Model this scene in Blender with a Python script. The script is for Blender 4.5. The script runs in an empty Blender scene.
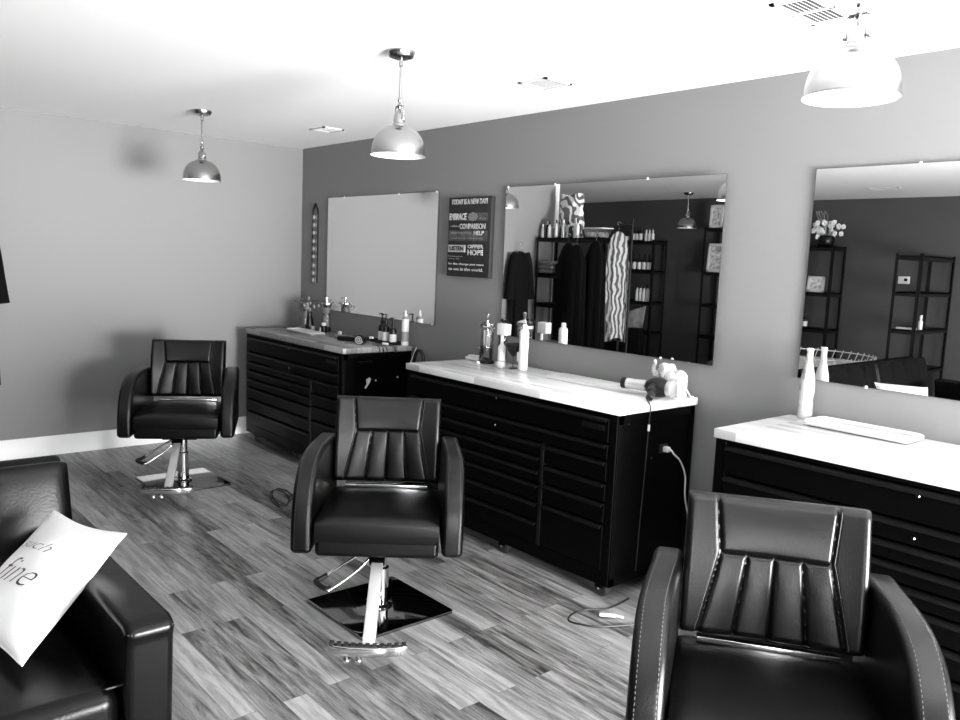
import bpy, bmesh, math, random
from mathutils import Vector, Matrix
random.seed(7)
C = bpy.context.scene.collection
PI = math.pi
H = 2.44

# ---------------------------------------------------------------- materials
def new_mat(name):
    m = bpy.data.materials.new(name); m.use_nodes = True
    return m, m.node_tree, m.node_tree.nodes['Principled BSDF']

def mat(name, v, rough=0.5, metal=0.0, spec=0.5, trans=0.0, bump=0.0, bscale=60.0, emit=0.0, vary=0.0, coat=0.0, alpha=1.0):
    m, t, b = new_mat(name)
    b.inputs['Base Color'].default_value = (v, v, v, 1)
    b.inputs['Roughness'].default_value = rough
    b.inputs['Metallic'].default_value = metal
    b.inputs['Specular IOR Level'].default_value = spec
    b.inputs['Transmission Weight'].default_value = trans
    b.inputs['Coat Weight'].default_value = coat
    b.inputs['Alpha'].default_value = alpha
    if emit:
        b.inputs['Emission Color'].default_value = (1, 1, 1, 1)
        b.inputs['Emission Strength'].default_value = emit
    if bump or vary:
        tc = t.nodes.new('ShaderNodeTexCoord')
        n = t.nodes.new('ShaderNodeTexNoise'); n.inputs['Scale'].default_value = bscale
        n.inputs['Detail'].default_value = 5
        t.links.new(tc.outputs['Object'], n.inputs['Vector'])
        if bump:
            bp = t.nodes.new('ShaderNodeBump'); bp.inputs['Strength'].default_value = bump
            bp.inputs['Distance'].default_value = 0.002
            t.links.new(n.outputs['Fac'], bp.inputs['Height'])
            t.links.new(bp.outputs['Normal'], b.inputs['Normal'])
        if vary:
            r = t.nodes.new('ShaderNodeValToRGB')
            a = max(0, v - vary); c = min(1, v + vary)
            r.color_ramp.elements[0].position = 0.3; r.color_ramp.elements[0].color = (a, a, a, 1)
            r.color_ramp.elements[1].position = 0.7; r.color_ramp.elements[1].color = (c, c, c, 1)
            t.links.new(n.outputs['Fac'], r.inputs['Fac'])
            t.links.new(r.outputs['Color'], b.inputs['Base Color'])
    return m

def wood_mat(name, dark, light, plank_w, plank_l, rough, contrast_streak, joint=0.35):
    """plank floor / butcher block running along X"""
    m, t, b = new_mat(name)
    N, L = t.nodes, t.links
    tc = N.new('ShaderNodeTexCoord')
    br = N.new('ShaderNodeTexBrick')
    br.offset = 0.37; br.inputs['Scale'].default_value = 1.0
    br.inputs['Brick Width'].default_value = plank_l; br.inputs['Row Height'].default_value = plank_w
    br.inputs['Mortar Size'].default_value = 0.0012; br.inputs['Mortar Smooth'].default_value = 0.3
    br.inputs['Color1'].default_value = (0, 0, 0, 1); br.inputs['Color2'].default_value = (1, 1, 1, 1)
    br.inputs['Mortar'].default_value = (0.3, 0.3, 0.3, 1)
    L.new(tc.outputs['Object'], br.inputs['Vector'])
    # streaks: noise stretched along x, shifted per plank
    add = N.new('ShaderNodeVectorMath'); add.operation = 'MULTIPLY_ADD'
    mp = N.new('ShaderNodeMapping'); mp.inputs['Scale'].default_value = (2.2, 26, 1)
    L.new(tc.outputs['Object'], mp.inputs['Vector'])
    comb = N.new('ShaderNodeCombineXYZ')
    mul = N.new('ShaderNodeMath'); mul.operation = 'MULTIPLY'; mul.inputs[1].default_value = 37.0
    L.new(br.outputs['Color'], mul.inputs[0])
    for i in range(3): L.new(mul.outputs[0], comb.inputs[i])
    add.operation = 'ADD'
    L.new(mp.outputs['Vector'], add.inputs[0]); L.new(comb.outputs[0], add.inputs[1])
    n1 = N.new('ShaderNodeTexNoise'); n1.inputs['Scale'].default_value = 1.5; n1.inputs['Detail'].default_value = 7
    n1.inputs['Roughness'].default_value = 0.68; n1.inputs['Distortion'].default_value = 0.6
    L.new(add.outputs[0], n1.inputs['Vector'])
    mix = N.new('ShaderNodeMix'); mix.data_type = 'FLOAT'
    mix.inputs[0].default_value = contrast_streak
    L.new(br.outputs['Color'], mix.inputs[2]); L.new(n1.outputs['Fac'], mix.inputs[3])
    ramp = N.new('ShaderNodeValToRGB')
    e = ramp.color_ramp.elements
    e[0].position = 0.33; e[0].color = (dark, dark, dark, 1)
    e[1].position = 0.66; e[1].color = (light, light, light, 1)
    L.new(mix.outputs[0], ramp.inputs['Fac'])
    # joints
    mj = N.new('ShaderNodeMix'); mj.data_type = 'RGBA'; mj.blend_type = 'MULTIPLY'
    jm = N.new('ShaderNodeMath'); jm.operation = 'MULTIPLY'; jm.inputs[1].default_value = joint
    L.new(br.outputs['Fac'], jm.inputs[0]); L.new(jm.outputs[0], mj.inputs[0])
    L.new(ramp.outputs['Color'], mj.inputs[6]); mj.inputs[7].default_value = (0.02, 0.02, 0.02, 1)
    L.new(mj.outputs[2], b.inputs['Base Color'])
    b.inputs['Roughness'].default_value = rough
    bp = N.new('ShaderNodeBump'); bp.inputs['Strength'].default_value = 0.12; bp.inputs['Distance'].default_value = 0.002
    L.new(n1.outputs['Fac'], bp.inputs['Height']); L.new(bp.outputs['Normal'], b.inputs['Normal'])
    return m

def stripe_mat(name, a, c, scale, axis='X', rough=0.7, distort=4.0):
    m, t, b = new_mat(name)
    w = t.nodes.new('ShaderNodeTexWave'); w.bands_direction = axis
    w.inputs['Scale'].default_value = scale; w.inputs['Distortion'].default_value = distort
    tc = t.nodes.new('ShaderNodeTexCoord'); t.links.new(tc.outputs['Object'], w.inputs['Vector'])
    r = t.nodes.new('ShaderNodeValToRGB')
    r.color_ramp.elements[0].position = 0.4; r.color_ramp.elements[0].color = (a, a, a, 1)
    r.color_ramp.elements[1].position = 0.6; r.color_ramp.elements[1].color = (c, c, c, 1)
    t.links.new(w.outputs['Fac'], r.inputs['Fac']); t.links.new(r.outputs['Color'], b.inputs['Base Color'])
    b.inputs['Roughness'].default_value = rough
    return m

def glass_mat(name, v=1.0, rough=0.02):
    m, t, b = new_mat(name)
    N, L = t.nodes, t.links
    out = N['Material Output']
    N.remove(b)
    tr = N.new('ShaderNodeBsdfTransparent'); tr.inputs['Color'].default_value = (v, v, v, 1)
    gl = N.new('ShaderNodeBsdfGlossy'); gl.inputs['Roughness'].default_value = rough
    lw = N.new('ShaderNodeLayerWeight'); lw.inputs['Blend'].default_value = 0.35
    mx = N.new('ShaderNodeMixShader')
    L.new(lw.outputs['Facing'], mx.inputs[0]); L.new(tr.outputs[0], mx.inputs[1]); L.new(gl.outputs[0], mx.inputs[2])
    L.new(mx.outputs[0], out.inputs['Surface'])
    return m

M = {}
M['ceiling'] = mat('ceiling_paint', 0.84, 0.9, bump=0.25, bscale=90)
M['wall'] = mat('grey_wall_paint', 0.175, 0.62, bump=0.12, bscale=140)
M['wall_dark'] = mat('dark_grey_wall', 0.055, 0.6, bump=0.12, bscale=140)  # much darker grey than the other walls, for the back and far left
M['baseboard'] = mat('white_trim_paint', 0.85, 0.4)
M['floor'] = wood_mat('plank_flooring', 0.022, 0.38, 0.092, 1.1, 0.33, 0.80)
M['worktop'] = wood_mat('pale_butcher_block', 0.52, 0.80, 0.042, 0.5, 0.22, 0.45, 0.12)
M['worktop_dark'] = wood_mat('dark_grey_worktop', 0.12, 0.26, 0.042, 0.5, 0.25, 0.6, 0.3)  # darker grey version of the block top, for the far cabinet
M['leather'] = mat('black_leather', 0.0010, 0.31, spec=0.34, bump=0.22, bscale=260)
M['leather_sofa'] = mat('black_sofa_leather', 0.0012, 0.26, spec=0.19, bump=0.2, bscale=120)
M['stitch'] = mat('grey_thread', 0.08, 0.6)
M['chrome'] = mat('chrome', 0.85, 0.10, metal=1.0)
M['chrome_base'] = mat('polished_chrome_base', 0.24, 0.07, metal=1.0)
M['brushed'] = mat('brushed_nickel', 0.40, 0.22, metal=1.0)
M['white_enamel'] = mat('white_enamel', 0.9, 0.3)
M['rubber'] = mat('black_rubber', 0.012, 0.6)
M['steel_black'] = mat('black_powder_coated_steel', 0.001, 0.42, spec=0.05)
M['steel_edge'] = mat('worn_black_steel_edge', 0.004, 0.35, spec=0.16)
M['shelf_black'] = mat('matt_black_shelf_steel', 0.006, 0.6, spec=0.2)
M['mirror'] = mat('silvered_mirror', 0.93, 0.0, metal=1.0)
M['mirror_edge'] = mat('dark_mirror_edge', 0.05, 0.3)
M['clip'] = mat('clear_plastic_clip', 0.5, 0.2)
M['white'] = mat('white_plastic', 0.62, 0.35)
M['white_ceramic'] = mat('white_ceramic', 0.66, 0.15, coat=0.4)
M['offwhite'] = mat('off_white_plastic', 0.6, 0.4)
M['grey'] = mat('mid_grey_plastic', 0.22, 0.5)
M['label'] = mat('pale_label_paper', 0.55, 0.6)
M['black'] = mat('black_plastic', 0.004, 0.35, spec=0.3)
M['glass'] = glass_mat('clear_glass', 0.93)
M['tinted'] = glass_mat('tinted_glass', 0.5)
M['clear_plastic'] = glass_mat('clear_plastic', 0.9, 0.15)
M['milk_glass'] = mat('frosted_glass', 0.6, 0.2, trans=0.35)
M['silver'] = mat('silver_dryer_shell', 0.5, 0.25, metal=0.5)
M['cloth_black'] = mat('black_cloth', 0.003, 0.9, spec=0.1)
M['cloth_white'] = mat('white_cotton', 0.66, 0.85, bump=0.4, bscale=220)
M['ink'] = mat('grey_ink', 0.08, 0.8)
M['striped'] = stripe_mat('striped_cloth', 0.03, 0.28, 7, 'X', 0.7, 7)
M['bag_print'] = stripe_mat('printed_bag', 0.10, 0.75, 5, 'DIAGONAL', 0.3, 14)
M['marble'] = mat('marbled_white_stone', 0.4, 0.5, vary=0.25, bscale=5)
M['eleph'] = mat('speckled_white_glaze', 0.50, 0.2, vary=0.2, bscale=60, coat=0.5)
M['leaf'] = mat('leaf', 0.10, 0.5)
M['leaf_pale'] = mat('pale_leaf', 0.28, 0.5)
M['petal'] = mat('white_petal', 0.85, 0.6)
M['terracotta'] = mat('grey_pot', 0.16, 0.5)
M['sign_dark'] = mat('dark_sign_board', 0.008, 0.7, vary=0.005, bscale=14)
M['sign_mid'] = mat('grey_sign_board', 0.045, 0.7, vary=0.03, bscale=20)
M['sign_text'] = mat('chalk_white_lettering', 0.36, 0.8)
M['sign_text_dim'] = mat('faded_grey_lettering', 0.15, 0.8)
M['beads'] = mat('metallic_ornament', 0.16, 0.4, metal=0.4)
M['cord'] = mat('black_cord', 0.008, 0.5)
M['vent'] = mat('vent_enamel', 0.62, 0.5)
M['vent_dark'] = mat('vent_shadow_gap', 0.05, 0.8)
M['ground'] = mat('outside_concrete', 0.5, 0.9)
M['photo'] = mat('picture_print', 0.5, 0.4, vary=0.4, bscale=25)
M['bulb'] = mat('frosted_bulb', 0.9, 0.3)

# ---------------------------------------------------------------- mesh builder
class MB:
    def __init__(s): s.v = []; s.f = []
    def add_bm(s, bm, mx=None):
        o = len(s.v)
        bm.verts.ensure_lookup_table()
        for i, v in enumerate(bm.verts): v.index = i
        for v in bm.verts: s.v.append(tuple((mx @ v.co) if mx else v.co))
        for f in bm.faces: s.f.append(tuple(o + v.index for v in f.verts))
        bm.free(); return s
    def box(s, c, d, bev=0.0, seg=3, mx=None, rot=None):
        bm = bmesh.new(); bmesh.ops.create_cube(bm, size=1)
        for v in bm.verts: v.co = Vector((v.co.x * d[0], v.co.y * d[1], v.co.z * d[2]))
        if bev: bmesh.ops.bevel(bm, geom=bm.edges[:], offset=min(bev, min(d) * 0.49), segments=seg, profile=0.5, affect='EDGES')
        T = Matrix.Translation(c)
        if rot: T = T @ rot
        if mx: T = mx @ T
        return s.add_bm(bm, T)
    def b(s, x0, x1, y0, y1, z0, z1, bev=0.0, seg=3):
        return s.box(((x0 + x1) / 2, (y0 + y1) / 2, (z0 + z1) / 2), (abs(x1 - x0), abs(y1 - y0), abs(z1 - z0)), bev, seg)
    def lathe(s, prof, c=(0, 0, 0), n=24, mx=None, close=True):
        """prof: list of (r, z)"""
        o = len(s.v); T = Matrix.Translation(c)
        if mx: T = T @ mx
        for r, z in prof:
            for i in range(n):
                a = 2 * PI * i / n
                s.v.append(tuple(T @ Vector((r * math.cos(a), r * math.sin(a), z))))
        for k in range(len(prof) - 1):
            for i in range(n):
                j = (i + 1) % n
                s.f.append((o + k * n + i, o + k * n + j, o + (k + 1) * n + j, o + (k + 1) * n + i))
        if close:
            if prof[0][0] > 1e-5: s.f.append(tuple(o + i for i in reversed(range(n))))
            if prof[-1][0] > 1e-5: s.f.append(tuple(o + (len(prof) - 1) * n + i for i in range(n)))
        return s
    def tube(s, pts, r, n=8, cap=True, closed=False):
        pts = [Vector(p) for p in pts]; o = len(s.v); m = len(pts)
        rr = r if isinstance(r, (list, tuple)) else [r] * m
        up = None
        for i, p in enumerate(pts):
            if closed: t = pts[(i + 1) % m] - pts[i - 1]
            else: t = pts[min(i + 1, m - 1)] - pts[max(i - 1, 0)]
            t.normalize()
            if up is None:
                up = Vector((0, 0, 1)) if abs(t.z) < 0.9 else Vector((1, 0, 0))
            a = t.cross(up)
            if a.length < 1e-6: a = t.cross(Vector((0, 1, 0.3)))
            a.normalize(); bb = a.cross(t).normalized(); up = bb
            for k in range(n):
                q = 2 * PI * k / n
                s.v.append(tuple(p + (a * math.cos(q) + bb * math.sin(q)) * rr[i]))
        for i in range(m if closed else m - 1):
            i2 = (i + 1) % m
            for k in range(n):
                k2 = (k + 1) % n
                s.f.append((o + i * n + k, o + i * n + k2, o + i2 * n + k2, o + i2 * n + k))
        if cap and not closed:
            s.f.append(tuple(o + k for k in reversed(range(n))))
            s.f.append(tuple(o + (m - 1) * n + k for k in range(n)))
        return s
    def prism(s, poly, y0, y1, bev=0.0, seg=3, plane='xz', mx=None):
        bm = bmesh.new()
        def P(a, b, t):
            return {'xz': (a, t, b), 'xy': (a, b, t), 'yz': (t, a, b)}[plane]
        vs = [bm.verts.new(P(a, b, y0)) for a, b in poly]; f = bm.faces.new(vs)
        r = bmesh.ops.extrude_face_region(bm, geom=[f])
        nv = [g for g in r['geom'] if isinstance(g, bmesh.types.BMVert)]
        d = Vector(P(0, 0, y1 - y0)) if plane != 'xz' else Vector((0, y1 - y0, 0))
        bmesh.ops.translate(bm, verts=nv, vec=d)
        bmesh.ops.recalc_face_normals(bm, faces=bm.faces[:])
        if bev:
            es = [e for e in bm.edges if len(e.link_faces) == 2 and (len(e.link_faces[0].verts) > 4 or len(e.link_faces[1].verts) > 4 or e.calc_face_angle(0) > 0.9)]
            bmesh.ops.bevel(bm, geom=es, offset=bev, segments=seg, profile=0.5, affect='EDGES')
        return s.add_bm(bm, mx)
    def grid(s, fn, nu, nv, flip=False):
        o = len(s.v)
        for j in range(nv + 1):
            for i in range(nu + 1): s.v.append(tuple(fn(i / nu, j / nv)))
        for j in range(nv):
            for i in range(nu):
                a = o + j * (nu + 1) + i
                q = (a, a + 1, a + nu + 2, a + nu + 1)
                s.f.append(q[::-1] if flip else q)
        return s
    def sphere(s, c, r, n=12, m=8, sc=(1, 1, 1)):
        prof = [(r * math.sin(PI * k / m) + (1e-6 if k in (0, m) else 0), -r * math.cos(PI * k / m)) for k in range(m + 1)]
        o = len(s.v); s.lathe(prof, (0, 0, 0), n)
        for i in range(o, len(s.v)):
            v = s.v[i]; s.v[i] = (c[0] + v[0] * sc[0], c[1] + v[1] * sc[1], c[2] + v[2] * sc[2])
        return s
    def build(s, name, m, parent=None, wn=False, angle=40, loc=None, label=None):
        me = bpy.data.meshes.new(name); me.from_pydata(s.v, [], s.f); me.validate(); me.update()
        bm = bmesh.new(); bm.from_mesh(me); bmesh.ops.recalc_face_normals(bm, faces=bm.faces[:]); bm.to_mesh(me); bm.free()
        me.polygons.foreach_set('use_smooth', [True] * len(me.polygons))
        me.set_sharp_from_angle(angle=math.radians(angle))
        me.materials.append(m)
        o = bpy.data.objects.new(name, me); C.objects.link(o)
        if parent: o.parent = parent
        if loc: o.location = loc
        if wn:
            w = o.modifiers.new('wn', 'WEIGHTED_NORMAL'); w.keep_sharp = True
        if label: o['label'] = label
        return o

def tag(o, label=None, cat=None, group=None, kind=None):
    if label: o['label'] = label
    if cat: o['category'] = cat
    if group: o['group'] = group
    if kind: o['kind'] = kind
    return o

def thing(name, label, cat, loc=(0, 0, 0), rz=0.0, group=None):
    o = bpy.data.objects.new(name, None); C.objects.link(o)
    o.empty_display_size = 0.1
    o.location = loc; o.rotation_euler = (0, 0, rz)
    return tag(o, label, cat, group)

def dup(root, loc, rz, label=None, group=None):
    r = root.copy(); C.objects.link(r); r.location = loc; r.rotation_euler = (0, 0, rz)
    if label: r['label'] = label
    if group: r['group'] = group
    def rec(a, b):
        for ch in list(a.children):
            c = ch.copy(); C.objects.link(c); c.parent = b; rec(ch, c)
    rec(root, r)
    return r

def struct(name, mb, m, **k):
    o = mb.build(name, m, **k); o['kind'] = 'structure'; return o

def text_mesh(name, s, m, parent, w, h, at, mx, bold=0.0, shear=0.0, depth=0.002):
    """text fitted into a w x h box; mx maps local (x right, y up) to the parent's space"""
    cu = bpy.data.curves.new(name, 'FONT'); cu.body = s; cu.extrude = 0.0; cu.offset = bold; cu.shear = shear
    cu.resolution_u = 3
    tmp = bpy.data.objects.new(name + '_tmp', cu); C.objects.link(tmp)
    dg = bpy.context.evaluated_depsgraph_get(); dg.update()
    me = bpy.data.meshes.new_from_object(tmp.evaluated_get(dg))
    bpy.data.objects.remove(tmp)
    xs = [v.co.x for v in me.vertices]; ys = [v.co.y for v in me.vertices]
    x0, x1, y0, y1 = min(xs), max(xs), min(ys), max(ys)
    bm = bmesh.new(); bm.from_mesh(me)
    for v in bm.verts:
        v.co = Vector((at[0] + (v.co.x - x0) / (x1 - x0) * w, at[1] + (v.co.y - y0) / (y1 - y0) * h, 0))
    r = bmesh.ops.extrude_face_region(bm, geom=bm.faces[:])
    bmesh.ops.translate(bm, verts=[g for g in r['geom'] if isinstance(g, bmesh.types.BMVert)], vec=(0, 0, depth))
    bm.transform(mx)
    bm.to_mesh(me); bm.free(); me.materials.clear(); me.materials.append(m)
    o = bpy.data.objects.new(name, me); C.objects.link(o); o.parent = parent
    return o

def smooth_path(pts, n=8):
    pts = [Vector(p) for p in pts]; out = []
    P = [pts[0]] + pts + [pts[-1]]
    for i in range(1, len(P) - 2):
        for k in range(n):
            t = k / n
            a, b, c, d = P[i - 1], P[i], P[i + 1], P[i + 2]
            out.append(0.5 * ((2 * b) + (c - a) * t + (2 * a - 5 * b + 4 * c - d) * t * t + (3 * b - a - 3 * c + d) * t ** 3))
    out.append(pts[-1]); return out

# ---------------------------------------------------------------- room shell
XR, YO, XL = 7.5, -6.15, -2.6
YE = -3.08                         # where the left wall ends at a white corner trim
struct('floor', MB().b(XL - .1, XR + .1, YO - .1, .1, -.1, 0), M['floor'])
struct('ceiling', MB().b(XL - .1, XR + .1, YO - .1, .1, H, H + .1), M['ceiling'])
struct('wall_mirrors', MB().b(0, XR + .1, 0, .1, 0, H), M['wall'])
struct('wall_left', MB().b(-.1, 0, YE, .1, 0, H), M['wall'])
struct('wall_alcove', MB().b(XL, -.1, YE, YE + .1, 0, H), M['wall'])
struct('wall_far_left', MB().b(XL - .1, XL, YO, YE + .1, 0, H), M['wall_dark'])
struct('wall_back', MB().b(XL - .1, XR + .1, YO - .1, YO, 0, H), M['wall_dark'])
# right wall with a wide glazed shop door
D0, D1, DT = -2.15, -0.30, 2.12
W0, W1, WB = -4.40, -3.55, .12
struct('wall_right', MB().b(XR, XR + .1, YO, W0, 0, H).b(XR, XR + .1, W1, D0, 0, H).b(XR, XR + .1, W0, W1, 0, WB).b(XR, XR + .1, W0, W1, DT, H).b(XR, XR + .1, D1, 0, 0, H).b(XR, XR + .1, D0, D1, DT, H), M['wall'])
wf = MB()
for y in (D0, (D0 + D1) / 2 - .02, D1 - .05): wf.b(XR + .01, XR + .07, y, y + .05, 0, DT)
wf.b(XR + .01, XR + .07, D0, D1, DT - .05, DT)
w = struct('window_1', wf, M['baseboard'])
wf = MB().b(XR + .01, XR + .07, W0, W0 + .04, WB, DT).b(XR + .01, XR + .07, W1 - .04, W1, WB, DT).b(XR + .01, XR + .07, W0, W1, WB, WB + .04).b(XR + .01, XR + .07, W0, W1, DT - .04, DT)
struct('window_2', wf, M['baseboard'])
struct('trim_1', MB().b(-.102, .012, YE - .014, YE, 0, H, .003), M['baseboard'])
tt = MB().b(-.006, .012, YE - .014, YE + .05, 0, H, .003); struct('trim_2', tt, M['baseboard'])
bl = MB(); bl.prism([(0, 0), (.016, 0), (.016, .13), (.006, .142), (0, .142)], YE + .05, 0, plane='xz')
struct('baseboard_left', bl, M['baseboard'])
struct('baseboard_mirrors', MB().b(.016, XR, -.014, 0, 0, .11, .004), M['baseboard'])
struct('baseboard_back', MB().b(XL, XR, YO, YO + .014, 0, .11, .004), M['baseboard'])
struct('ground', MB().b(XR + .1, XR + 14, -10, 6, -.12, -.02), M['ground'])

# ---------------------------------------------------------------- ceiling registers
def register(cx, cy, w, d, label, two=False):
    t = thing('ceiling_vent', label, 'vent', (cx, cy, H), 0, None)
    f = MB()
    f.b(-w/2, w/2, -d/2, -d/2 + .018, -.008, 0); f.b(-w/2, w/2, d/2 - .018, d/2, -.008, 0)
    f.b(-w/2, -w/2 + .018, -d/2, d/2, -.008, 0); f.b(w/2 - .018, w/2, -d/2, d/2, -.008, 0)
    if two: f.b(-w/2, w/2, -.006, .006, -.008, 0)
    f.build('frame', M['vent'], t)
    MB().b(-w/2 + .01, w/2 - .01, -d/2 + .01, d/2 - .01, -.0015, 0).build('backing', M['vent_dark'], t)
    n = int((w - .04) / .014); s = MB()
    for k in range(n):
        x = -w/2 + .026 + k * (w - .05) / max(1, n - 1)
        s.box((x, 0, -.0045), (.007, d - .036, .001), rot=Matrix.Rotation(.5, 4, 'Y'))
    s.build('louvers', M['vent'], t)
    return t
register(3.45, -.54, .19, .19, 'small square ceiling vent in the middle, above the gap between the two left mirrors')
register(1.16, -.44, .19, .17, 'smallest ceiling vent, near the far corner')
register(4.945, -.775, .15, .30, 'large slatted ceiling vent beside the nearest pendant lamp', True)
register(2.8, -5.05, .3, .12, 'narrow ceiling vent seen in the right mirror')

# ---------------------------------------------------------------- mirrors
def mirror(x0, x1, yaw, pitch, label, clips):
    cx = (x0 + x1) / 2; w = x1 - x0; z0, z1 = 1.09, 2.01
    cy = -.008 - abs(math.tan(math.radians(yaw))) * w / 2 - abs(math.tan(math.radians(pitch))) * .46
    t = thing('wall_mirror', label, 'mirror', (cx, cy, (z0 + z1) / 2), 0, 'frameless mirrors on the long wall')
    R = Matrix.Rotation(math.radians(yaw), 4, 'Z') @ Matrix.Rotation(math.radians(pitch), 4, 'X')
    t.rotation_euler = R.to_euler()
    h = (z1 - z0) / 2
    MB().b(-w/2, w/2, -.0032, -.0030, -h, h).build('mirror_glass', M['mirror'], t)
    MB().b(-w/2 - .002, w/2 + .002, -.003, .004, -h - .002, h + .002).build('backing', M['mirror_edge'], t)
    for fx, top in clips:
        x = -w/2 + fx * w; z = h if top else -h
        MB().box((x, -.004, z), (.012, .008, .013), .003).build('clip', M['clip'], t)
    return t
mirror(.463, 1.94, 0, 0, 'leftmost mirror, reflecting only the plain wall', [(.17, 1), (.68, 1), (.985, 1), (.985, 0)])
mirror(2.635, 4.198, -.8, .45, 'middle mirror, reflecting shelves, hanging black capes and a far pendant lamp', [(.01, 1), (.27, 1), (.7, 1), (.12, 0), (.8, 0)])
mirror(4.625, 6.15, 0, .1, 'right mirror, reflecting white flowers, empty black shelving and the sofa back', [(.28, 1), (.8, 1), (.2, 0)])

# ---------------------------------------------------------------- pendants
def make_pendant(label, loc):
    """origin at ceiling; shade rim at z=-.44"""
    t = thing('pendant_lamp', label, 'lamp', loc, 0, 'brushed metal pendant lamps')
    MB().lathe([(.001, 0), (.062, 0), (.063, -.006), (.052, -.026), (.03, -.034), (.001, -.035)], n=32).build('ceiling_canopy', M['brushed'], t)
    MB().tube([(0, 0, -.03), (0, 0, -0.2320)], .0055, 12).lathe([(.0095, -.033), (.0095, -.062), (.006, -.066)], n=14).lathe([(.005, -0.1950), (.009, -0.2000), (.009, -0.2120), (.005, -0.2170)], n=14).build('rod', M['brushed'], t)
    y = MB()
    y.box((0, 0, -0.2320), (.05, .012, .006), .002)
    for sx in (-1, 1):
        y.tube(smooth_path([(sx * .022, 0, -0.2320), (sx * .030, 0, -0.2400), (sx * .031, 0, -0.2600), (sx * .030, 0, -0.2880)], 5), .0028, 8)
        y.box((sx * .031, 0, -0.2880), (.012, .014, .014), .003)
    y.lathe([(.004, -0.2200), (.01, -0.2260), (.01, -0.2400), (.004, -0.2500)], n=14)
    y.build('yoke', M['brushed'], t)
    MB().lathe([(.006, -0.2450), (.012, -0.2550), (.022, -0.2680), (.0245, -0.2720), (.0245, -0.3060), (.029, -0.3100), (.03, -0.3190), (.024, -0.3220)], n=28).build('socket_cup', M['brushed'], t)
    out = []
    R, Z0, Z1 = .119, -.440, -.319
    for k in range(13):
        a = k / 12 * PI / 2
        out.append((.026 + (R - .026) * math.sin(a) ** 1.0, Z0 + (Z1 - Z0) * math.cos(a) ** .9))
    out += [(R + .004, Z0 - .002), (R + .004, Z0 - .006)]
    sh = MB().lathe(out, n=56, close=False); o = sh.build('lamp_shade', M['brushed'], t, angle=60)
    inn = [(r - .0022, z - .002) for r, z in out[:-2]] + [(R + .0035, Z0 - .0062)]
    MB().lathe(inn, n=56, close=False).build('shade_lining', M['white_enamel'], o, angle=60)
    MB().lathe([(.012, -.325), (.014, -.36), (.027, -.39), (.029, -.405), (.02, -.424), (.001, -.43)], n=20).build('bulb', M['bulb'], t)
    return t
p1 = make_pendant('smallest pendant lamp, hanging above the farthest barber chair', (1.112, -1.335, H))
dup(p1, (3.383, -1.365, H), 0, 'pendant lamp hanging from the ceiling between the farthest lamp and the nearest one')
p3 = dup(p1, (5.378, -1.35, H), 0, 'nearest and largest-looking pendant lamp with glowing white lining, top right')
p3.scale = (.975,) * 3
dup(p1, (.14, -5.25, H), 0, 'far pendant lamp seen only as a reflection in the middle mirror')

# ---------------------------------------------------------------- barber chairs
def back_depth(u, v):
    """u across 0..1, v from top 0 to bottom 1: quilting depth of the front face"""
    vs = .40
    d = 0.0
    def groove(x, w=.010): return math.exp(-(x / w) ** 2)
    ul = .20 - (.03 * (1 - v / vs) if v < vs else -0) - (.10 * ((v - vs) / (1 - vs)) if v > vs else 0)
    ur = 1 - ul
    g = max(groove(u - ul, .011), groove(u - ur, .011))
    if ul < u < ur: g = max(g, groove((v - vs), .012))
    if v > vs:
        for k in (.25, .5, .75):
            uu = ul + (ur - ul) * k
            g = max(g, groove(u - uu, .010), )
        if ul < u < ur:
            q = ((u - ul) / (ur - ul) * 4) % 1
            d += .005 * math.sin(PI * q) ** .7 * min(1, (v - vs) / .2)
    else:
        if ul < u < ur:
            q = (u - ul) / (ur - ul); d += .012 * math.sin(PI * q) ** .5 * math.sin(PI * min(1, max(0, (vs - v) / vs))) ** .5
    return d - .008 * g

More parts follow.
